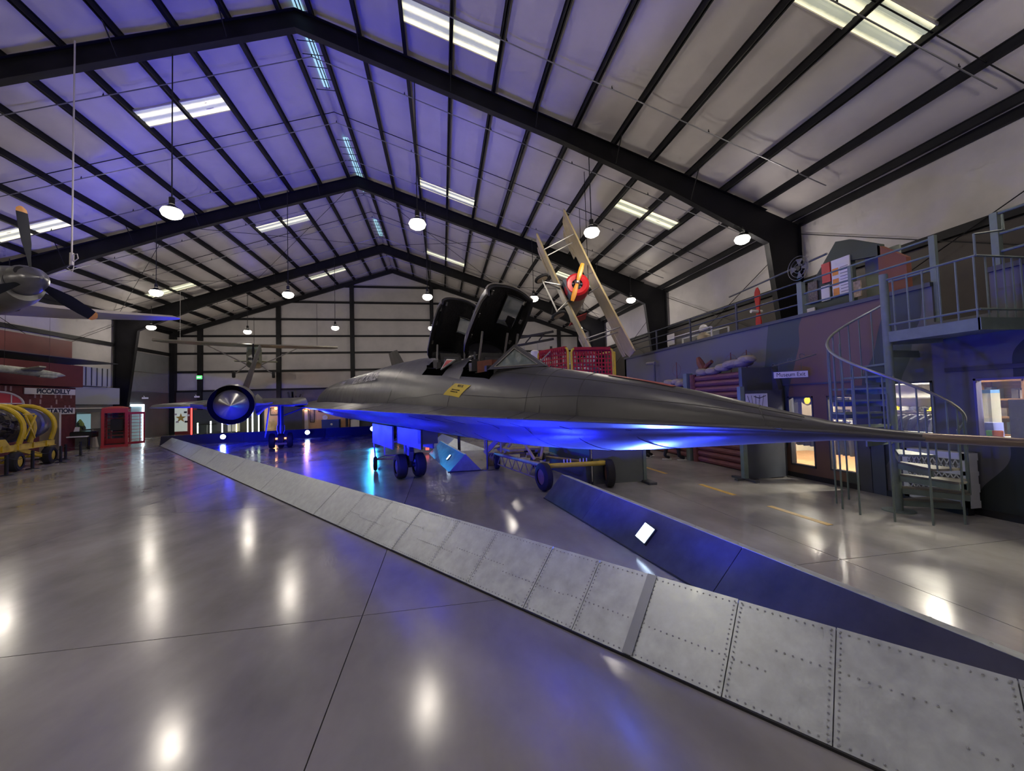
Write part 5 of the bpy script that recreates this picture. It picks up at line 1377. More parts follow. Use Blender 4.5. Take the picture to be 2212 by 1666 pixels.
# recess beyond the station: grey corrugated box and lower display
gb = thing('ribbed_panel', 'pale grey ribbed cladding box beside the station front', 'panel box', (-20.5, 27.8, 3.5))
MB().bx(-.7, 0, -1.1, 1.2, 0, 1.12).obj('box', mat('pale_blue_grey', (.33, .35, .42), .6), gb, smooth=False)
for k in range(6): MB().bx(0, .03, -.95 + .38 * k, -.91 + .38 * k, .02, 1.1).obj('rib', M_trimd, gb, smooth=False)
dw = thing('diorama_case', 'lit diorama case with painted sky and dark tree', 'display case', (-20.3, 27.2, 0))
MB().bx(-.6, 0, -1.6, 1.5, 0, .95).obj('plinth', mat('black_rock', (.05, .05, .055), .8, bump=.6, bscale=6), dw, smooth=False)
MB().bx(-.6, -.55, -.8, .9, .95, 1.85).obj('backdrop', mat('painted_sky', (.20, .32, .36), .6, emit=(.35, .6, .68), es=.35), dw, smooth=False)
for k in range(7): MB().lathe([(0, .16 - .01 * k), (.12, .12), (.3, .03)], 8, (-.4 + .03 * k, -.1 + .12 * sin(k * 2), .95 + .1 * (k % 4))).obj('tree', M_hut if k % 3 else mat('lime_leaf', (.35, .45, .12), .7), dw)
for y in (-.85, .9): MB().bx(-.05, .02, y, y + .06, .9, 1.95).obj('case_post', M_trimd, dw, smooth=False)
MB().bx(-.6, .03, -1.6, 1.5, 1.95, 2.35).obj('canopy_board', mat('dark_rail_board', (.08, .08, .10), .5), dw, smooth=False)
MB().bx(.03, .04, -1.5, 1.4, 2.15, 2.21).obj('pale_stripe', M_vwhite, dw, smooth=False)
lwl = MB().bx(-20.9, -20.6, 25.4, 29.9, 2.4, 3.45).obj('grey_bulkhead', mat('pale_blue_grey', (0, 0, 0)), None, smooth=False); tag(lwl, 'plain pale blue-grey bulkhead under the ribbed cladding', 'bulkhead')
# model jet on the left hanging before the fascia
mj = thing('model_bomber', 'small pale camouflage model aircraft hanging before the maroon fascia', 'model aircraft', (-17.6, 20.6, 3.75))
M_mod = mat('pale_green_model', (.38, .40, .30), .5, var=.4, scale=5)
MB().lathe([(-2, .05), (-1, .16), (.4, .17), (1.2, .11), (1.5, .02)], 12, (0, 0, 0), (0.1, 1, -.05)).obj('fuselage', M_mod, mj)
MB().prism([(0, .5, .05), (1.2, -.7, .1), (1.2, -1.0, .1), (0, -.4, .05), (-1.2, -1.0, .1), (-1.2, -.7, .1)], (0, 0, .05)).obj('wing', M_mod, mj, smooth=False)
MB().prism([(0, -1.2, .1), (0, -1.9, .55), (0, -2.1, .55), (0, -1.9, .05)], (.03, 0, 0)).obj('fin', M_mod, mj, smooth=False)
MB().lathe([(-.3, .07), (.3, .09), (.45, .05)], 10, (.12, .6, -.16), (0.1, 1, 0)).obj('engine_pod', M_mod, mj)
for y in (.9, -1): MB().cyl((0, y, .1), (0, y, 2.6), .006, n=4).obj('hanging_wire', M_steel, mj)
# phone box
pbx = thing('telephone_box', 'red British telephone box with its door open', 'telephone box', (-17.75, 25.55, 0), rad(-62))
M_pred = mat('post_office_red', (.45, .028, .035), .4, var=.08, scale=4)
W_ = .46
for x in (-1, 1):
    for y in (-1, 1): MB().bx(x * W_ - .06, x * W_ + .06, y * W_ - .06, y * W_ + .06, 0, 2.0).obj('corner_post', M_pred, pbx, smooth=False)
MB().bx(-W_ - .08, W_ + .08, -W_ - .08, W_ + .08, 0, .14).obj('plinth', M_pred, pbx, smooth=False)
MB().bx(-W_ - .05, W_ + .05, -W_ - .05, W_ + .05, 1.86, 2.1).obj('head_box', M_pred, pbx, smooth=False)
rows = []
for k in range(9):
    t = k / 8; a = -1 + 2 * t
    rows.append([(a * (W_ + .06), y * (W_ + .06), 2.1 + .13 * (1 - a * a) * (1 - .55 * y * y)) for y in [-1 + .25 * j for j in range(9)]])
MB().loft(rows, closed=False, cap=False).obj('domed_roof', M_pred, pbx, fix=False)
for (nx, ny) in ((-1, 0), (0, -1), (0, 1)):
    for k in range(8):
        z = .42 + .19 * k
        a, b = ((nx * W_, -W_ + .05, z), (nx * W_, W_ - .05, z)) if nx else ((-W_ + .05, ny * W_, z), (W_ - .05, ny * W_, z))
        MB().bar(a, b, .035, .04).obj('glazing_bar', M_pred, pbx, smooth=False)
    for e in (-.26, .26):
        a, b = ((nx * W_, e, .4), (nx * W_, e, 1.86)) if nx else ((e, ny * W_, .4), (e, ny * W_, 1.86))
        MB().bar(a, b, .035, .04).obj('glazing_bar', M_pred, pbx, smooth=False)
    a, b = ((nx * W_, -W_, .27), (nx * W_, W_, .27)) if nx else ((-W_, ny * W_, .27), (W_, ny * W_, .27))
    MB().bar(a, b, .03, .28).obj('kick_panel', M_pred, pbx, smooth=False)
    c = (nx * (W_ - .01), ny * (W_ - .01), 1.13); d = (.006, 2 * W_ - .1, 1.46) if nx else (2 * W_ - .1, .006, 1.46)
    MB().box(c, d).obj('pane', mat('dim_pane', (.10, .10, .12), .1, alpha=.45), pbx, smooth=False)
    c = (nx * (W_ + .055), ny * (W_ + .055), 1.98); d = (.01, .62, .09) if nx else (.62, .01, .09)
    MB().box(c, d).obj('opal_sign', mat('opal', (.55, .50, .38), .5), pbx, smooth=False)
    text('lettering', 'TELEPHONE', .085, M_black, pbx, (nx * (W_ + .062), ny * (W_ + .062), 1.98), ((0, 1, 0) if nx > 0 else (0, -1, 0)) if nx else ((1, 0, 0) if ny < 0 else (-1, 0, 0)), (0, 0, 1), .001)
dd = bpy.data.objects.new('door', None); COL.objects.link(dd); dd.parent = pbx; dd.location = (W_ + .04, W_, .12); dd.rotation_euler = (0, 0, rad(28))
for y in (0, .78): MB().bx(-.02, .02, y - .03, y + .03, 0, 1.74).obj('door_stile', M_pred, dd, smooth=False)
for z in (.06, 1.70): MB().bx(-.02, .02, 0, .78, z - .06, z + .06).obj('door_rail', M_pred, dd, smooth=False)
for k in range(8): MB().bx(-.012, .012, 0, .78, .25 + .18 * k, .27 + .18 * k).obj('glazing_bar', M_pred, dd, smooth=False)
for y in (.2, .58): MB().bx(-.012, .012, y, y + .02, .1, 1.66).obj('glazing_bar', M_pred, dd, smooth=False)
MB().bx(-.3, -.12, -.25, .25, .9, 1.5).obj('coin_phone', M_black, pbx, smooth=False)
MB().bx(-.4, .3, -.4, .3, .14, .16).obj('inner_floor', M_black, pbx, smooth=False)
# grand piano
pn = thing('grand_piano', 'black grand piano with sheet music beside the phone box', 'piano', (-18.9, 24.7, 0), rad(20))
cas = [(-.7, -.6), (.7, -.6), (.72, .2), (.5, .8), (.1, 1.0), (-.3, .6), (-.7, .5)]
M_pblk = mat('piano_black', (.01, .01, .011), .15)
MB().prism([(x, y, .62) for x, y in cas], (0, 0, .28)).obj('case', M_pblk, pn, smooth=False)
MB().prism([(x * .95, y * .95, .92) for x, y in cas], (0, 0, .02)).obj('lid', M_pblk, pn, smooth=False)
for x, y in ((-.55, -.45), (.55, -.45), (.2, .7)): MB().cyl((x, y, 0), (x, y, .62), .05, n=8).obj('leg', M_pblk, pn)
MB().box((.0, -.35, 1.06), (.34, .02, .24), m=MX.Rotation(rad(-20), 3, 'X')).obj('sheet_music', M_vwhite, pn, smooth=False)
MB().bx(-.6, .6, -.78, -.6, .66, .72).obj('keyboard', M_vwhite, pn, smooth=False)
wb_ = thing('white_drape', 'white draped cloth beside the phone box', 'drape', (-19.2, 26.0, 0))
MB().lathe([(0, .26), (.4, .2), (.8, .12), (.95, .03)], 10).obj('cloth', M_vwhite, wb_)
# jet engine on yellow cart
ec = thing('engine_cart', 'yellow wheeled cradle with hooped frames holding a jet engine', 'cart', (-14.03, 16.05, 0), rad(109.3))
for x in (-2.0, 2.17, 0.0):
    if x != -2.0 or True:
        wheel(.33, .26, ec, (x, 0.02, .33), (0, 1, 0), hubm=M_ymet)
for x in (-2.0, 2.17): wheel(.33, .26, ec, (x, 1.55, .33), (0, 1, 0), hubm=M_ymet)
for y in (.10, 1.5):
    m = MB(); m.bx(-3.2, 2.75, y - .03, y + .03, .86, .88).bx(-3.2, 2.75, y - .012, y + .012, .70, .88).bx(-3.2, 2.75, y - .05, y + .05, .68, .70)
    m.obj('side_rail', M_ymet, ec, smooth=False)
    for x in (-2.6, -1.6, -.6, .3, 1.2, 2.1): MB().bx(x - .03, x + .03, y - .055, y + .055, .68, .9).obj('rail_stiffener', M_ymet, ec, smooth=False)
for x in (-2.0, 0.0, 2.17):
    MB().bar((x + .12, .1, .70), (x + .0, .1, .33), .10, .10).obj('axle_arm', M_ymet, ec, smooth=False)
MB().bar((.25, .12, .75), (1.9, .12, .36), .06, .14).obj('brace_beam', M_ymet, ec, smooth=False)
for x in (-2.0, 0.0, 2.17): MB().cyl((x, .1, .33), (x, 1.5, .33), .05, n=8).obj('axle', M_ymet, ec)
ECY, ECZ, ER = .82, 1.52, .60
for x, lean in ((2.55, 0), (1.1, .25), (.45, -.1), (-1.6, 0), (-2.4, 0)):
    pts = []
    for k in range(17):
        a = rad(-15 + 210 * k / 16)
        pts.append((x - lean * .0, ECY - .80 * cos(a), 1.42 + .80 * sin(a) * 1.0))
    pts = [(x, .12, .90)] + pts + [(x, 1.5, .90)]
    MB().tube(pts, .075, 10).obj('hoop', M_ymet, ec)
for a, b in (((1.1, .0, 1.05), (.45, -.02, 1.85)), ((1.1, -.02, 1.85), (.45, .0, 1.05)), ((1.1, .02, 1.90), (.45, .02, 1.90))):
    MB().bar(a, b, .04, .05).obj('hoop_brace', M_ymet, ec, smooth=False)
MB().prism([(-.2, .06, .88), (-1.2, .06, .88), (-.95, .06, 1.10), (-.45, .06, 1.10)], (0, .1, 0)).obj('saddle', M_ymet, ec, smooth=False)
en = thing('jet_engine', 'dark jet engine covered in pipes on the yellow cart', 'engine', (-14.03, 16.05, 0), rad(109.3))
M_eng = mat('dark_engine_metal', (.10, .095, .10), .35, metal=.7, var=.5, scale=7, bump=.5, bscale=9)
M_engb = mat('blued_engine_casing', (.13, .14, .26), .3, metal=.7, var=.3, scale=4)
ax_ = (1, 0, 0)
MB().lathe([(-3.1, .35), (-3.0, .52), (-2.5, .55), (-2.45, .60), (-2.3, .60), (-2.2, .5), (-1.2, .46), (-1.1, .55), (-.9, .55), (-.8, .48), (.4, .48), (.45, .58), (.6, .58), (.65, .52), (1.4, .55)], 28, (0, ECY, ECZ), ax_).obj('compressor_casing', M_eng, en)
MB().lathe([(1.4, .55), (1.45, .62), (1.6, .62), (1.65, .56), (2.2, .58), (2.25, .64), (2.4, .64), (2.6, .60), (3.1, .50), (3.35, .34), (3.4, .2)], 28, (0, ECY, ECZ), ax_).obj('afterburner_casing', M_engb, en)
random.seed(11)
for k in range(34):
    a0 = random.uniform(-2.6, .2) ; a1 = random.uniform(.3, 1.5) * 1.0 + a0; th = rad(random.uniform(100, 260)); th2 = th + random.uniform(-.7, .7)
    pts = []
    for q in range(6):
        t = q / 5; an = lerp(th, th2, min(1, max(0, t * 3 - 1))); rr = .565 + .02 * (k % 3)
        pts.append((lerp(a0, a1, t), ECY + rr * cos(an), ECZ + rr * sin(an)))
    MB().tube(pts, random.choice([.012, .016, .022]), 6).obj('pipe', random.choice([M_eng, M_strut, M_silver, M_eng]), en)
for k in range(12):
    th = rad(random.uniform(110, 250)); x = random.uniform(-2.4, 1.2)
    MB().box((x, ECY + .58 * cos(th), ECZ + .58 * sin(th)), (.26, .16, .14), m=MX.Rotation(th, 3, 'X')).obj('accessory_box', random.choice([M_eng, M_strut, M_engb]), en, smooth=False)
# info panel behind the engine
ip = thing('cream_panel', 'cream information panel behind the jet engine', 'panel', (-16.1, 19.75, 0), rad(-30))
MB().bx(-.75, .75, -.03, .03, .05, 1.95).obj('board', M_cream, ip, smooth=False)
MB().bx(-.7, -.5, -.25, .25, 0, .05).bx(.5, .7, -.25, .25, 0, .05).obj('foot', M_black, ip, smooth=False)
# stanchions with chain
stp = [(-13.15, 14.3), (-13.45, 15.1), (-14.05, 16.62), (-15.05, 18.3), (-14.6, 18.35), (-15.15, 19.25), (-15.85, 20.85)]
labs = ['at the left edge of the view', 'before the front cart wheel', 'between the two cart wheels', 'behind the rear cart wheel', 'against the rear cart wheel', 'just right of the engine cart', 'nearest the phone box']
for (x, y), lb_ in zip(stp, labs):
    t = thing('stanchion', 'black rope stanchion ' + lb_, 'stanchion', (x, y, 0), group='stanchions round the engine cart')
    MB().lathe([(0, .16), (.015, .16), (.03, .04)], 16).obj('base', M_black, t)
    MB().cyl((0, 0, .02), (0, 0, .64), .045, n=10).obj('post', M_black, t)
for k, (i, j) in enumerate(((0, 1), (1, 2), (2, 5), (5, 6))):
    a, b = V((*stp[i], .58)), V((*stp[j], .58)); mid = (a + b) / 2 - V((0, 0, .15))
    o = MB().tube(bez(a, mid * 2 - (a + b) / 2, b), .010, 5).obj('barrier_chain', M_black)
    tag(o, 'black chain sagging between stanchions, %s from the left' % ['first', 'second', 'third', 'fourth'][k], 'chain', 'stanchion chains')
# ------------------------------------------------------------------ hanging propeller fighter on the left
def hang(name, p, q, par):
    MB().cyl(p, q, .008, n=4).obj(name, M_steel, par)
M_fsk = mat('bare_grey_aircraft_skin', (.20, .20, .205), .28, metal=.55, var=.15, scale=3)
M_wsk = mat('cream_wing_leading_edge', (.46, .42, .34), .4)
hh = V((.9, -.43, 0)).normalized()
fp = thing('hanging_fighter', 'grey propeller fighter with yellow-tipped black blades hanging at left', 'aircraft', (-9.04, 10.61, 4.92), atan2(hh.y, hh.x))
MB().lathe([(.02, .03), (-.06, .14), (-.22, .25), (-.5, .33), (-.56, .34)], 24, (.32, 0, 0), (1, 0, 0)).obj('spinner', M_fsk, fp)
MB().lathe([(-.26, .36), (-.6, .46), (-1.4, .56), (-3, .62), (-5.5, .45), (-8, .16)], 24, (0, 0, -.10), (1, 0, 0)).obj('fuselage', M_fsk, fp)
MB().lathe([(0, .10), (.02, .09)], 16, (.02, -.20, .14), (.75, -.5, .3)).obj('cannon_port', M_black, fp)
M_blade = mat('black_blade', (.014, .016, .020), .7, spec=.2)
M_btip = mat('yellow_blade_tip', (.80, .36, .06), .5)
for ang_, L_ in ((rad(97), 1.60), (rad(-30), 1.33), (rad(215), 1.6)):
    # angle measured in the disc plane: local y (left) / z
    dv = V((0, cos(ang_), sin(ang_)))
    e_ = V((0, -sin(ang_), cos(ang_)))
    rows = []
    for t, w, tw in ((.14, .05, .9), (.3, .10, .8), (.5, .14, .6), (.75, .13, .4), (.92, .115, .3)):
        c = dv * (L_ * t); u = e_ * cos(tw) + V((1, 0, 0)) * sin(tw); n = u.cross(dv)
        rows.append([c - u * w, c + n * .018, c + u * w, c - n * .018])
    b = MB().loft(rows).obj('propeller_blade', M_blade, fp)
    rows = []
    for t, w, tw in ((.92, .115, .3), (.965, .10, .28), (1.0, .035, .25)):
        c = dv * (L_ * t); u = e_ * cos(tw) + V((1, 0, 0)) * sin(tw); n = u.cross(dv)
        rows.append([c - u * w, c + n * .017, c + u * w, c - n * .017])
    MB().loft(rows).obj('blade_tip', M_btip, b)
for s in (-1, 1):
    rows = []
    for y, c, x0, z in ((.35, 2.2, -1.0, -.42), (2.2, 1.8, -1.25, -.22), (4.0, 1.2, -1.5, 0.05), (4.35, .6, -1.75, .10)):
        th = .13 * c
        rows.append([(x0, s * y, z), (x0 - .12 * c, s * y, z + th * .45), (x0 - .4 * c, s * y, z + th * .55), (x0 - c, s * y, z), (x0 - .4 * c, s * y, z - th * .45), (x0 - .12 * c, s * y, z - th * .40)])
    MB().loft(rows).obj('wing', M_wsk if s > 0 else M_fsk, fp)
MB().lathe([(0, .24), (.3, .26), (.7, .18), (.75, .02)], 14, (-3.2, 0, .35), (1, 0, 0)).obj('cockpit_canopy', M_glass, fp)
MB().prism([(-6.8, 0, .1), (-7.4, 0, 1.3), (-7.9, 0, 1.3), (-8, 0, 0)], (0, .05, 0)).obj('fin', M_fsk, fp, smooth=False)
MB().cyl((-1.8, 0, .4), (-1.8, 0, 6.2), .012, n=5).obj('hanging_cable', M_steel, fp)
MB().cyl((-5.5, 0, .3), (-5.5, 0, 5.6), .012, n=5).obj('hanging_cable', M_steel, fp)
rp_ = thing('tie_rope', 'pale rope with knotted end hanging by the propeller', 'rope', (-9.37, 12.0, 5.69))
M_rope = mat('pale_rope', (.5, .47, .40), .8)
MB().cyl((0, 0, .3), (0, 0, 6.05), .018, n=6).obj('rope', M_rope, rp_)
MB().cyl((0, 0, .02), (0, 0, .34), .045, n=8).obj('knot', M_rope, rp_)
MB().tube([(0, 0, .3), (.12, 0, .32), (.14, 0, .2), (.05, 0, .12)], .012, 5).obj('rope_tail', M_rope, rp_)
MB().tube([(0, 0, .05), (-.1, 0, -.05), (.02, 0, -.15), (.05, 0, 0)], .012, 5).obj('rope_tail', M_rope, rp_)
# ------------------------------------------------------------------ high-wing plane before the end wall
hp = thing('high_wing_plane', 'olive and white high-wing light plane hanging before the end wall', 'aircraft', (-12.5, 29.6, 5.2), rad(-69))
M_olw = mat('olive_drab_skin', (.16, .17, .12), .5, var=.15, scale=3)
rows = []
for x, w, z0, z1 in ((1.45, .26, -.35, .10), (1.2, .38, -.45, .30), (.5, .42, -.5, .42), (.1, .42, -.52, .88), (-1.2, .42, -.5, .90), (-2.5, .25, -.25, .5), (-4.6, .08, .05, .30)):
    rows.append([(x, -w, z0 + .08), (x, -w, z1 - .1), (x, -w * .7, z1), (x, w * .7, z1), (x, w, z1 - .1), (x, w, z0 + .08), (x, w * .6, z0), (x, -w * .6, z0)])
MB().loft(rows).obj('fuselage', M_olw, hp)
MB().lathe([(1.44, .3), (1.55, .26), (1.6, .1)], 16, (0, 0, -.10), (1, 0, 0)).obj('white_cowl', mat('cowl_white', (.55, .55, .48), .4), hp)
MB().bx(1.40, 1.60, -.30, .30, -.20, -.04).obj('air_intake', M_black, hp, smooth=False)
MB().lathe([(1.58, .08), (1.78, .03)], 12, (0, 0, -.08), (1, 0, 0)).obj('spinner', M_black, hp)
for s in (-1, 1):
    MB().loft([[(1.66, -.04, -.08), (1.70, .04, -.08), (1.68, .0, -.08)], [(1.64, -.08, -.08 + s * .45), (1.72, .08, -.08 + s * .45), (1.69, 0, -.08 + s * .45)], [(1.66, -.04, -.08 + s * .92), (1.70, .04, -.08 + s * .92), (1.68, .0, -.08 + s * .92)]]).obj('propeller_blade', M_blade, hp)
for s in (-1, 1):
    rows = []
    for y, c, x0, z in ((0, 1.5, .45, .95), (3.0, 1.5, .45, .98), (4.9, 1.1, .3, 1.02), (5.25, .6, .1, 1.04)):
        rows.append([(x0, s * y, z), (x0 - .2 * c, s * y, z + .11), (x0 - c, s * y, z), (x0 - .2 * c, s * y, z - .06)])
    MB().loft(rows).obj('wing', mat('tan_grey_wing', (.30, .28, .23), .45), hp)
    MB().cyl((.2, s * .4, -.38), (.1, s * 2.7, .92), .035, n=6).obj('wing_strut', M_silver, hp)
    MB().cyl((.3, s * .4, -.42), (.35, s * 1.05, -1.0), .035, n=6).obj('gear_leg', M_silver, hp)
    MB().lathe([(-.09, .12), (-.09, .2), (0, .24), (.09, .2), (.09, .12)], 16, (.35, s * 1.12, -1.05), (0, 1, 0)).obj('wheel', M_tire, hp)
    MB().bx(-.1, .4, s * .36, s * .40, .30, .82).obj('windscreen', M_wsg, hp, smooth=False)
MB().box((.30, 0, .60), (.03, .72, .5), m=MX.Rotation(rad(-25), 3, 'Y')).obj('windscreen', M_wsg, hp, smooth=False)
MB().lathe([(0, .13), (.2, .12), (.28, .02)], 10, (.0, .0, .35), (0, 0, 1)).obj('pilot_dummy', M_rust, hp)
MB().prism([(-4.0, 0, .25), (-4.4, 0, 1.35), (-4.9, 0, 1.3), (-4.8, 0, .2)], (0, .05, 0)).obj('fin', M_olw, hp, smooth=False)
MB().bx(-4.7, -4.0, -1.4, 1.4, .28, .33).obj('tailplane', M_olw, hp, smooth=False)
for y, x in ((3.85, .1), (-3.9, .1)): MB().cyl((x, y, 1.0), (x, y, 4.2 + .0), .010, n=4).obj('hanging_cable', M_white if y < 0 else M_steel, hp)
MB().cyl((0, 0, .95), (0, 0, 2.9), .014, n=5).obj('hanging_cable', M_steel, hp)
# ------------------------------------------------------------------ rotary biplane on the right, steeply banked
M_lin = mat('doped_linen', (.50, .42, .28), .6, var=.1, scale=3)
M_spar = mat('varnished_leading_edge', (.55, .44, .22), .45)
bp = thing('hanging_biplane', 'linen biplane with red cowl and orange propeller banked steeply overhead', 'aircraft')
bx_ = (CR * .38 - CU * .90 - CW * .20).normalized()          # port to starboard, pointing down-right in view
fy_ = (-CW * .92 + CR * .10 - CU * .28).normalized(); fy_ = (fy_ - bx_ * fy_.dot(bx_)).normalized()
uz_ = bx_.cross(fy_)
if uz_.dot(CR) < 0: uz_ = -uz_; bx_ = -bx_
_t = 14.6
hubp = V((0, 0, CAMZ)) + (CR * ((1247 - 1106) / FPX) - CU * ((613 - 833) / FPX) + CW) * _t
m4 = MX((bx_, fy_, uz_)).transposed().to_4x4(); m4.translation = hubp
bp.matrix_world = m4
# local: x span, y forward, z up (towards picture right)
MB().lathe([(.05, .20), (.10, .36), (.04, .44), (-.10, .46), (-.45, .46)], 28, (0, -.1, 0), (0, 1, 0), cap=False).obj('cowl_ring', mat('red_cowl', (.55, .015, .02), .3), bp)
MB().lathe([(-.2, .40), (-.21, .1)], 20, (0, 0, 0), (0, 1, 0)).obj('cowl_bulkhead', M_black, bp)
for k in range(7):
    a = k * 2 * pi / 7; d_ = V((cos(a), 0, sin(a)))
    MB().cyl(V((0, -.12, 0)) + d_ * .12, V((0, -.12, 0)) + d_ * .36, .055, n=8).obj('cylinder_head', M_strut, bp)
MB().prism([(-.36, -.02, -.42), (.36, -.02, -.42), (.36, -.6, -.46), (-.36, -.6, -.46)], (0, 0, .12)).obj('lower_cowl', M_slate, bp, smooth=False)
MB().lathe([(.16, .03), (.10, .08), (0, .1)], 12, (0, .05, 0), (0, 1, 0)).obj('propeller_boss', M_silver, bp)
pd = (bx_ * 0)
pdir = CR * (1258 - 1235) / 1 - CU * (570 - 655)
pl_ = V((pdir.dot(bx_), 0, pdir.dot(uz_))).normalized()
for s in (-1, 1):
    e_ = V((-pl_.z, 0, pl_.x)); rows = []
    for t, w in ((.05, .05), (.3, .085), (.55, .085), (.75, .06)):
        c = pl_ * (s * t) + V((0, .14, 0)); rows.append([c - e_ * w, c + V((0, .025, 0)), c + e_ * w, c - V((0, .02, 0))])
    MB().loft(rows).obj('propeller_blade', mat('orange_varnish', (.72, .30, .03), .35), bp)
rows = []
for y, w, z0, z1 in ((-.4, .42, -.42, .42), (-1.4, .38, -.42, .40), (-2.4, .26, -.3, .28), (-3.6, .12, -.12, .12), (-4.2, .04, -.04, .1)):
    rows.append([(w * cos(a), y, (z0 + z1) / 2 + (z1 - z0) / 2 * sin(a)) for a in [k * pi / 6 for k in range(12)]])
MB().loft(rows).obj('fuselage', M_lin, bp)
ru = MB().prism([(0, -3.8, .05), (0, -3.9, .75), (0, -4.7, .75), (0, -4.7, -.1)], (.03, 0, 0)).obj('rudder', mat('rudder_red', (.5, .04, .04), .5), bp, smooth=False)
MB().bx(-1.2, 1.2, -4.2, -3.5, .02, .06).obj('tailplane', M_lin, bp, smooth=False)
for wz, ch, y0, nm, half, sh in ((.78, 1.3, -.15, 'upper_wing', 3.1, 0), (-.52, .9, -.4, 'lower_wing', 2.75, 0)):
    for s in (-1, 1):
        rows = []
        for x, c in ((0.0, ch), (half * .55, ch), (half * .9, ch * .95), (half, ch * .7)):
            z = wz + .05 * x / half
            rows.append([(s * x, y0, z - .01), (s * x, y0 - .12 * c, z + .06), (s * x, y0 - .5 * c, z + .05), (s * x, y0 - c, z - .02), (s * x, y0 - .5 * c, z + .0), (s * x, y0 - .12 * c, z - .02)])
        w_ = MB().loft(rows).obj(nm, M_lin, bp)
        MB().tube([(s * 0, y0, wz - .01), (s * half * .97, y0, wz + .04)], .035, 6).obj('leading_edge', M_spar, w_)
        MB().prism([(s * half * .55, y0 - ch, wz - .02), (s * half * .95, y0 - ch * .95, wz), (s * half * .93, y0 - ch * 1.28, wz), (s * half * .57, y0 - ch * 1.3, wz - .02)], (0, 0, .025)).obj('aileron', M_lin, w_, smooth=False)
for s in (-1, 1):
    for y in (-.35, -.95): MB().cyl((s * 1.95, y, -.5), (s * 2.05, y, .80), .025, n=6).obj('interplane_strut', M_silver, bp)
    MB().cyl((s * .35, -.4, .35), (s * .3, -.35, .8), .02, n=6).obj('cabane_strut', M_silver, bp)
    MB().cyl((s * .3, -.35, -.42), (s * .62, -.1, -1.05), .025, n=6).cyl((s * .3, -.8, -.42), (s * .62, -.1, -1.05), .025, n=6).obj('undercarriage_strut', M_silver, bp)
    o = MB().lathe([(-.04, .02), (-.05, .22), (-.04, .27), (0, .29), (.04, .27), (.05, .22), (.04, .02)], 24, (s * .78, -.1, -1.08), (1, 0, 0)).obj('wheel', M_tire, bp)
    MB().lathe([(-.052, .21), (-.06, .02)], 20, (s * .78, -.1, -1.08), (1, 0, 0)).lathe([(.052, .21), (.06, .02)], 20, (s * .78, -.1, -1.08), (1, 0, 0)).obj('wheel_disc', M_lin, o)
MB().cyl((-.85, -.1, -1.08), (.85, -.1, -1.08), .03, n=6).obj('wheel_axle', M_silver, bp)
im = m4.inverted()
for x, y in ((0, -.6), (0, -3.2)):
    a = V((x, y, .5)); w0 = m4 @ a
    MB().cyl(a, im @ V((w0.x, w0.y, zroof(w0.x) + .1)), .012, n=5).obj('hanging_cable', M_steel, bp)
# dark blue jet tail behind the mezzanine end
tp = thing('dark_blue_jet', 'dark blue jet with star field tail fin behind the net platform', 'aircraft', (6.6, 21.2, 0), rad(-80))
M_nvy = mat('midnight_blue', (.012, .02, .06), .35, var=.3, scale=4)
MB().lathe([(-5, .5), (-2, .75), (1.5, .75), (3.0, .55), (3.8, .2)], 20, (0, 0, 3.0), (1, 0, 0)).obj('fuselage', M_nvy, tp)
MB().prism([(-3.6, -1.6, 3.9), (-2.4, -1.5, 3.8), (-3.4, -2.3, 5.5), (-4.0, -2.3, 5.55)], (.0, .09, 0)).obj('tail_fin', M_nvy, tp, smooth=False)
MB().prism([(.6, .7, 3.0), (-2.2, .7, 3.0), (-2.6, 4.2, 3.1), (-1.6, 4.2, 3.1)], (0, 0, .09)).prism([(.6, -.7, 3.0), (-2.2, -.7, 3.0), (-2.6, -4.2, 3.1), (-1.6, -4.2, 3.1)], (0, 0, .09)).obj('wing', M_nvy, tp, smooth=False)
for a in (-2.5, 1.5): MB().cyl((a, 0, 0), (a, 0, 2.4), .12, n=10).obj('support_leg', M_strut, tp)
random.seed(5)
for k in range(26):
    th = random.uniform(-1.2, 1.4); x = random.uniform(1.2, 2.9); r_ = interp([(1.2, .76), (1.5, .755), (3.0, .56)], x)[0]
    MB().box((x, r_ * sin(th) * -1, 3.0 + r_ * cos(th)), (.05, .05, .05)).obj('painted_star', M_vwhite, tp, smooth=False)
# dark truss gantry with hanging hooks beyond the cockpits
tg = thing('hanging_gantry', 'dark truss gantry with hooks beyond the windshield', 'gantry', (1.6, 13.4, 3.55), rad(-14))
for z in (0, .25): MB().bar((-1.2, 0, z - .15), (2.2, 0, z + .35), .08, .07).obj('chord', M_black, tg, smooth=False)
for k in range(7): MB().bar((-1.0 + .45 * k, 0, -.10 + .07 * k), (-.75 + .45 * k, 0, .18 + .07 * k), .04, .04).obj('lacing', M_black, tg, smooth=False)
for k in range(6): MB().tube([(-.6 + .45 * k, 0, -.1 + .07 * k), (-.58 + .45 * k, 0, -.45 + .07 * k), (-.5 + .45 * k, 0, -.6 + .07 * k)], .014, 5).obj('hook', M_silver if k > 3 else M_strut, tg)
for x in (-1.1, 2.1): MB().bar((x, 0, -3.55), (x, 0, .1), .08, .08).obj('leg', M_black, tg, smooth=False)
MB().lathe([(0, .14), (.3, .14), (.34, .08)], 14, (1.55, 0, -.35)).obj('white_lamp', M_vwhite, tg)
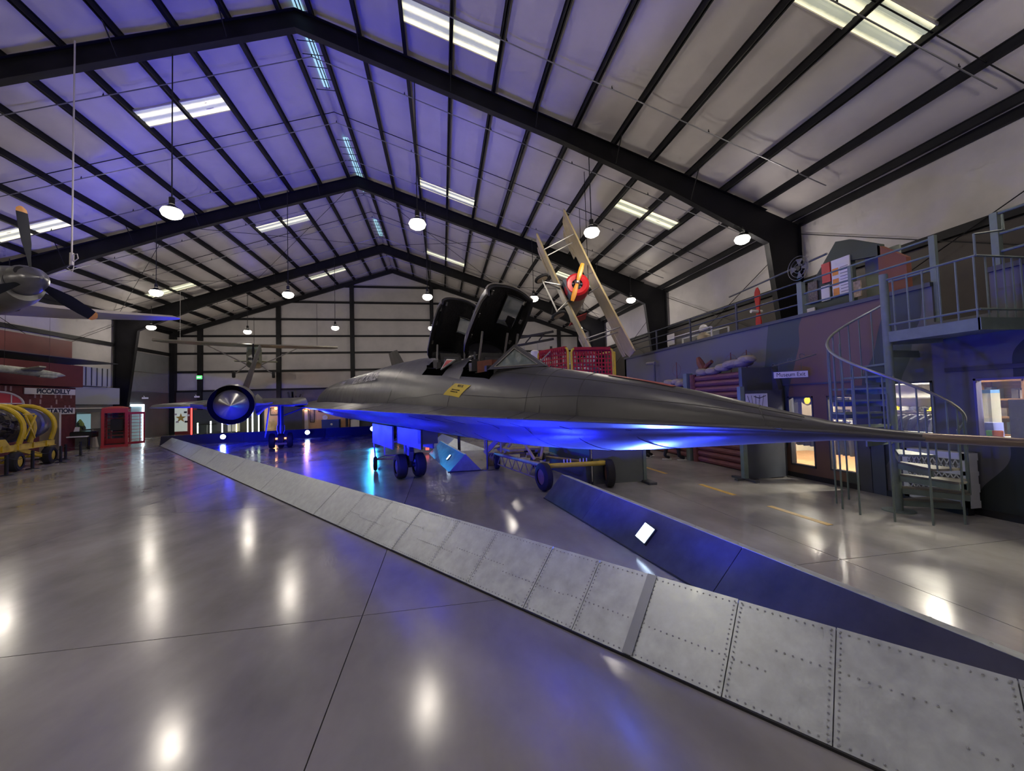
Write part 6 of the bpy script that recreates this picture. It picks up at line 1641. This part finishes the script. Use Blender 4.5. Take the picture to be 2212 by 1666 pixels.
# ------------------------------------------------------------------ end wall: doors, neon, tan lounge
d2 = thing('door_2', 'red-framed door with gold star', None, kind='structure')
M_neonr = emat('red_neon', (1, .06, .05), 3.0)
MB().bx(-21.1, -19.65, 35.72, 35.85, 0, 2.38).obj('door_leaf', mat('deep_red_door', (.16, .015, .02), .5), d2, smooth=False)
MB().bx(-20.82, -19.93, 35.69, 35.72, .25, 2.2).obj('door_window', mat('frosted_pane', (.5, .55, .5), .5, emit=(.6, .68, .6), es=.35), d2, smooth=False)
for x0, x1, z0, z1 in ((-21.15, -21.08, 0, 2.42), (-19.67, -19.6, 0, 2.42), (-21.15, -19.6, 2.36, 2.43)): MB().bx(x0, x1, 35.66, 35.74, z0, z1).obj('neon_strip', M_neonr, d2, smooth=False)
stv = []
for k in range(10):
    a = pi / 2 + k * pi / 5; r_ = .38 if k % 2 == 0 else .15
    stv.append((-20.37 + r_ * cos(a), 35.68, 1.30 + r_ * sin(a)))
MB().prism(stv, (0, -.02, 0)).obj('gold_star', mat('gold_star', (.5, .33, .06), .4), d2, smooth=False)
for k, (x, z) in enumerate(((-20.75, 1.6), (-20.05, 1.75), (-19.85, 1.5), (-20.9, 1.2), (-20.6, 1.0), (-20.0, 1.0))): MB().bx(x - .1, x + .1, 35.66, 35.68, z - .07, z + .07).obj('notice', M_black if k % 2 else M_vwhite, d2, smooth=False)
d3 = thing('door_3', 'doorway edged with white light in the left wall', None, kind='structure')
M_neonw = emat('white_led_strip', (.8, .95, 1.0), 5.0)
MB().bx(XL + .085, XL + .12, 31.7, 32.75, 0, 2.35).obj('door_leaf', mat('pale_blue_door', (.22, .32, .36), .5, emit=(.4, .6, .7), es=.12), d3, smooth=False)
MB().bx(XL + .10, XL + .20, 32.70, 32.80, 0, 2.38).obj('led_strip', M_neonw, d3, smooth=False)
MB().bx(XL + .10, XL + .20, 31.65, 32.80, 2.28, 2.42).obj('led_strip', M_neonw, d3, smooth=False)
ex = thing('exit_sign', 'small green exit sign on the end-wall column', 'exit sign', (-19.05, 35.66, 4.5))
MB().bx(-.2, .2, -.03, .03, -.15, .15).obj('housing', M_white, ex, smooth=False)
MB().bx(-.19, .19, -.04, -.03, -.13, .13).obj('face', emat('green_exit_glow', (.05, 1, .12), 2.2), ex, smooth=False)
text('lettering', 'EXIT', .16, emat('exit_letter', (.7, 1, .7), 3), ex, (0, -.045, 0), (1, 0, 0), (0, 0, 1), .001)
for k, (x, y, z) in enumerate(((-20.95, 30.9, 3.42), (-19.2, 35.6, 2.95), (XL + .5, 32.4, 2.85))):
    o = thing('security_camera', ['white security camera on the left column', 'white security camera by the red door', 'white security camera above the lit doorway'][k], 'camera', (x, y, z))
    MB().box((0, 0, 0), (.34, .14, .12), rz=.5).obj('body', M_white, o, smooth=False)
    MB().cyl((0, 0, 0), (-.15, .1, .15), .03, n=6).obj('bracket', M_white, o)
# neon furniture gallery
nm_ = ['first', 'second', 'third', 'fourth', 'fifth', 'sixth', 'seventh']
M_ng, M_nw, M_ny = emat('greenish_neon', (.75, 1, .6), 4), emat('white_neon', (.95, 1, .95), 6), emat('yellow_neon', (1, .85, .35), 4)
for k, (x, z0, z1, m_) in enumerate(((-18.6, .1, .9, M_ng), (-17.7, .1, 1.0, M_nw), (-16.9, .1, 1.1, M_nw), (-15.9, .1, .95, M_ny), (-15.1, .05, 1.6, M_ng), (-14.75, .05, 1.95, M_nw), (-14.3, .05, 2.0, M_ng))):
    t = thing('neon_post', '%s lit neon post from the red door' % nm_[k], 'neon light', (x, 34.6, 0), group='neon posts along the end wall')
    MB().cyl((0, 0, z0), (0, 0, z1), .045, n=8).obj('tube', m_, t)
    MB().cyl((0, 0, 0), (0, 0, z0), .09, n=10).obj('base', M_black, t)
for k, x in enumerate((-18.1, -16.4)):
    t = thing('diner_table', ['dark diner table between neon posts near the red door', 'dark diner table below the engine intake'][k], 'table', (x, 34.9, 0))
    MB().bx(-.45, .45, -.35, .35, .72, .78).obj('top', M_white if k else M_black, t, smooth=False)
    MB().cyl((0, 0, 0), (0, 0, .72), .04, n=8).obj('leg', M_galv, t)
    MB().cyl((0, 0, 0), (0, 0, .03), .25, n=14).obj('base', M_black, t)
cb = MB().bx(-19.4, -14.6, 35.4, 35.8, 0, 1.9).obj('dark_booth_back', mat('booth_dark', (.03, .03, .04), .5)); tag(cb, 'dark booth wall behind the neon posts', 'booth wall')
wp = MB().bx(-16.85, -16.0, 35.3, 35.38, .1, 1.2).obj('white_board', M_vwhite); tag(wp, 'plain white board among the neon posts', 'board')
lo_ = thing('lounge_wall', 'tan panelled lounge wall with pictures at the end', 'partition', (0, 35.4, 0))
M_tan = mat('tan_panelling', (.55, .38, .24), .6, var=.1, scale=2)
for k in range(6): MB().bx(-14.2 + .98 * k, -13.23 + .98 * k, -.03, .05, 0, 2.15).obj('wall_panel', M_tan, lo_, smooth=False)
MB().bx(-7.6, -6.9, -.03, .05, 0, 1.6).obj('wall_panel', M_white, lo_, smooth=False)
for k, (x0, x1, z0, z1, lab) in enumerate(((-12.05, -11.6, .85, 1.75, 'tall dark framed picture on the lounge wall'), (-11.5, -11.12, 1.15, 1.8, 'small dark framed picture right of the tall one'), (-10.75, -10.4, .6, 1.75, 'dark narrow door picture on the lounge wall'), (-13.75, -13.1, 1.3, 1.9, 'brown framed picture left of the wheel strut'), (-7.75, -7.35, .75, 1.15, 'framed document at the right of the lounge'), (-7.2, -6.95, .75, 1.15, 'smallest framed document by the lounge edge'), (-10.1, -9.4, 1.45, 1.85, 'dark sign at the top of the lounge wall'))):
    o = thing('picture_frame', lab, 'picture', (0, 35.35, 0))
    MB().bx(x0, x1, -.03, .01, z0, z1).obj('frame', M_black, o, smooth=False)
    MB().bx(x0 + .05, x1 - .05, -.035, -.03, z0 + .05, z1 - .05).obj('print', mat('grey_print', (.22, .2, .2), .5, var=.5, scale=6), o, smooth=False)
for k, x in enumerate((-13.3, -12.6, -10.95)):
    t = thing('wall_sconce', ['orange wall sconce left of the wheel strut', 'orange wall sconce right of the wheel strut', 'orange wall sconce by the white post'][k], 'lamp', (x, 35.25, 1.72))
    MB().lathe([(0, .06), (.12, .12), (.22, .08)], 12).obj('shade', emat('orange_sconce', (1, .42, .10), 5), t)
    MB().bx(-.03, .03, 0, .12, -.05, .05).obj('bracket', M_black, t, smooth=False)
    light('sconce_light', 'POINT', (0, -.25, .1), 22, (1, .50, .18), t, .1)
wpst = MB().bx(-11.1, -10.85, 35.1, 35.34, 0, 1.65).obj('white_post', M_vwhite); tag(wpst, 'white square post in the tan lounge', 'post')
ch = thing('blue_chest', 'blue chest with white emblem against the lounge wall', 'chest', (-9.0, 34.9, 0))
MB().bx(-.65, .65, -.3, .3, 0, .72).obj('body', mat('royal_blue', (.03, .06, .4), .5), ch, smooth=False)
MB().bx(-.67, .67, -.32, .32, .72, .8).obj('lid', mat('royal_blue', (0, 0, 0)), ch, smooth=False)
MB().cyl((0.1, -.32, .42), (0.1, -.30, .42), .09, n=12).obj('emblem', M_vwhite, ch)
ck = thing('wall_clock', 'round white clock on the blue chest', 'clock', (-9.45, 34.85, .98))
MB().cyl((0, -.03, 0), (0, .03, 0), .2, n=20).obj('face', M_vwhite, ck)
MB().bar((0, -.035, 0), (.1, -.035, .08), .02, .01).obj('hand', M_black, ck)
sh_ = thing('open_cupboard', 'brown open cupboard at the lounge end', 'cupboard', (-7.75, 35.05, 0))
MB().bx(-.45, .1, -.2, .2, 0, 1.7).obj('carcass', M_wood, sh_, smooth=False)
MB().bx(-.12, .08, -.21, -.2, .15, 1.55).obj('dark_opening', M_black, sh_, smooth=False)
ws = thing('crossed_timbers', 'crossed dark timbers standing on the lounge top', 'timbers', (-11.9, 34.9, 2.2))
MB().bx(-.8, .8, -.3, .3, -2.2, -.0).obj('plinth', M_dgrey, ws, smooth=False)
for k, (x0, x1, h_) in enumerate(((-.55, -.1, .55), (-.2, -.35, .95), (-.05, .0, .95), (.1, -.05, .95), (.55, .2, .6), (.3, .6, .75))): MB().bar((x0, 0, 0), (x1, .0, h_), .12, .07).obj('timber', M_black, ws, smooth=False)
